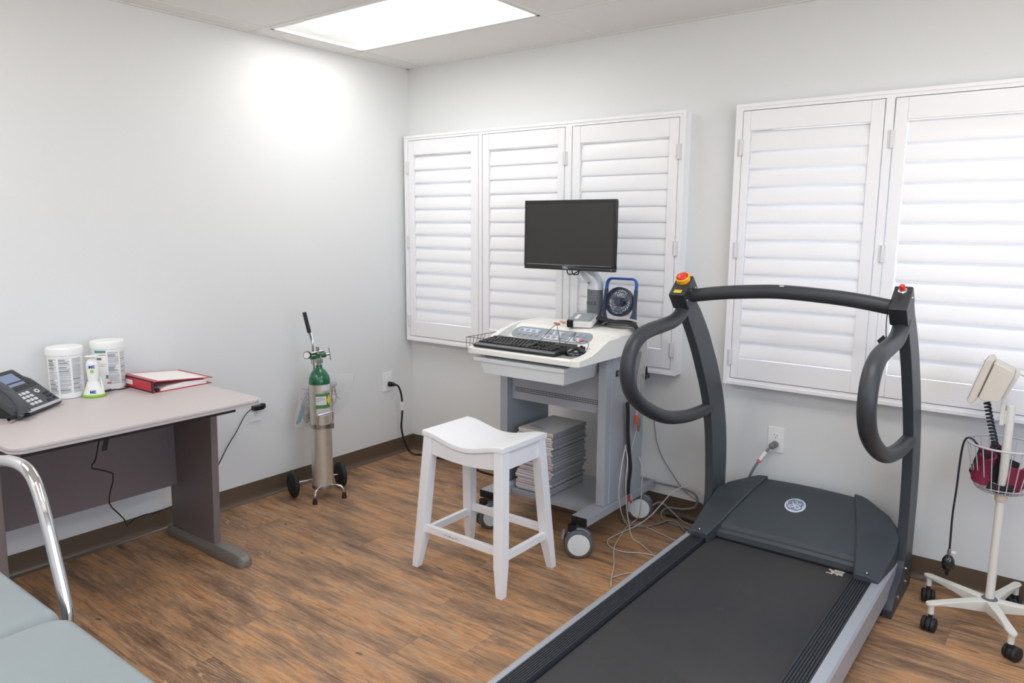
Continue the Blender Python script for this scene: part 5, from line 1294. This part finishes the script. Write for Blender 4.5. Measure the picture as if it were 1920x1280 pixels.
# cuff
M_cuff = mat('cuff_maroon', S(122, 26, 56), .7, bump=.4, bscale=700, var=.1); M_cuffb = mat('cuff_black', S(30, 28, 34), .75, bump=.3, bscale=600)
cf = thing('blood_pressure_cuff', 'maroon and black blood pressure cuff folded in the wire basket', 'cuff', (3.21, -.22, .52))
def ribbon(pts, half, th, m, nm):
    P_ = smooth_path(pts, 6); rings = []
    for i, p in enumerate(P_):
        d = (P_[min(i+1, len(P_)-1)]-P_[max(i-1, 0)]).normalized(); z = Vector((0.15, .1, 1)).normalized(); n_ = d.cross(z).normalized(); z = n_.cross(d)
        rings.append([p-z*half-n_*th, p+z*half-n_*th, p+z*half+n_*th, p-z*half+n_*th])
    MB().loft(rings).build(nm, m, cf, bevel=.002)
ribbon([(3.155, -.255, .605), (3.165, -.285, .595), (3.190, -.300, .590), (3.205, -.280, .60), (3.195, -.250, .61), (3.172, -.225, .605), (3.160, -.195, .60)], .048, .004, M_cuff, 'cuff_fabric')
ribbon([(3.150, -.23, .61), (3.168, -.265, .60), (3.20, -.262, .60), (3.235, -.245, .59), (3.27, -.21, .57)], .050, .005, M_cuffb, 'cuff_lining')
ribbon([(3.19, -.19, .635), (3.205, -.22, .64), (3.222, -.235, .63), (3.215, -.20, .62)], .042, .004, M_cuff, 'cuff_fold')
ribbon([(3.255, -.275, .575), (3.29, -.27, .57), (3.305, -.23, .575)], .042, .006, M_cuff, 'cuff_end')
ribbon([(3.20, -.300, .545), (3.24, -.300, .535), (3.28, -.285, .54)], .014, .004, M_cuffb, 'cuff_tube')
hs_ = thing('inflation_bulb', 'black squeeze bulb hanging on a thin hose over the basket rim', 'bulb', (3.10, -.265, .16))
MB().tube([(3.17, -.265, .655), (3.150, -.262, .682), (3.132, -.262, .697), (3.118, -.264, .693), (3.110, -.266, .665), (3.106, -.267, .60), (3.104, -.267, .50), (3.100, -.267, .40), (3.101, -.267, .30), (3.1015, -.267, .262)], .0036, seg=10).build('hose', M_navyr, hs_, ang=70)
MB().lathe([(.005, .262), (.0065, .258), (.0065, .240), (.005, .236)], base=(3.1015, -.267, 0), seg=16).build('valve', M_steel, hs_, ang=50)
MB().lathe([(.006, .238), (.013, .233), (.0205, .220), (.0225, .205), (.0200, .188), (.0125, .174), (.0085, .168), (.0085, .158), (.004, .155)], base=(3.1015, -.267, 0), seg=26).build('bulb', M_gloss, hs_, ang=60)
MB().obox((3.116, -.268, .252), (.008, 0, .002), (0, .0012, 0), (-.001, 0, .004)).build('valve_tag', M_paper, hs_)

# ============================================================ EXAM TABLE (near left)
M_vinyl = mat('exam_vinyl', S(136, 146, 150), .42, bump=.12, bscale=500, var=.01, vscale=6)
et = thing('exam_table', 'grey-blue vinyl exam table with two padded sections at the near left', 'exam table', (2.05, -3.19, 0))
def cushion(x0, x1, y0, y1, z0, z1, r_=.024):
    b = MB(); rings = []
    P0 = rrect(x0, x1, y0, y1, .035, 6); cx_, cy_ = (x0+x1)/2, (y0+y1)/2
    def ins(d, z): return [((p[0]-cx_)*(1-2*d/(x1-x0))+cx_, (p[1]-cy_)*(1-2*d/(y1-y0))+cy_, z) for p in P0]
    rings.append(ins(.010, z0))
    for k in range(7):
        a = PI/2*k/6; rings.append(ins(r_*(1-math.cos(a))*1.0 if False else r_*(1-math.cos(a)), z1-r_+r_*math.sin(a)))
    rings.append(ins(.08, z1+.004)); rings.append(ins(.20, z1+.007))
    return b.loft(rings)
cushion(1.20, 2.062, -3.52, -2.892, .725, .790).build('cushion', M_vinyl, et, ang=60)
cushion(2.068, 2.93, -3.52, -2.892, .730, .798).build('cushion', M_vinyl, et, ang=60)
M_tab = mat('table_base_cream', S(198, 198, 192), .5)
MB().box(1.24, 2.90, -3.47, -2.945, .69, .728).build('top_frame', M_tab, et, bevel=.004)
MB().box(1.45, 2.75, -3.42, -3.02, .10, .69).build('base_cabinet', M_tab, et, bevel=.006)
MB().box(1.50, 2.70, -3.38, -3.06, .0, .10).build('plinth', M_black, et, bevel=.003)
MB().tube([(1.995, -2.955, .708), (1.993, -2.885, .708), (1.990, -2.866, .720), (1.982, -2.861, .762), (1.952, -2.860, .841), (1.928, -2.860, .905), (1.907, -2.860, .950), (1.882, -2.860, .982), (1.842, -2.860, .997), (1.777, -2.860, .995), (1.719, -2.860, .984), (1.66, -2.860, .970), (1.605, -2.860, .950), (1.560, -2.860, .91), (1.53, -2.86, .83), (1.50, -2.861, .745), (1.498, -2.885, .708), (1.498, -2.955, .708)], .0112, seg=20, sm=6).build('grab_rail', M_chrome, et, ang=60)
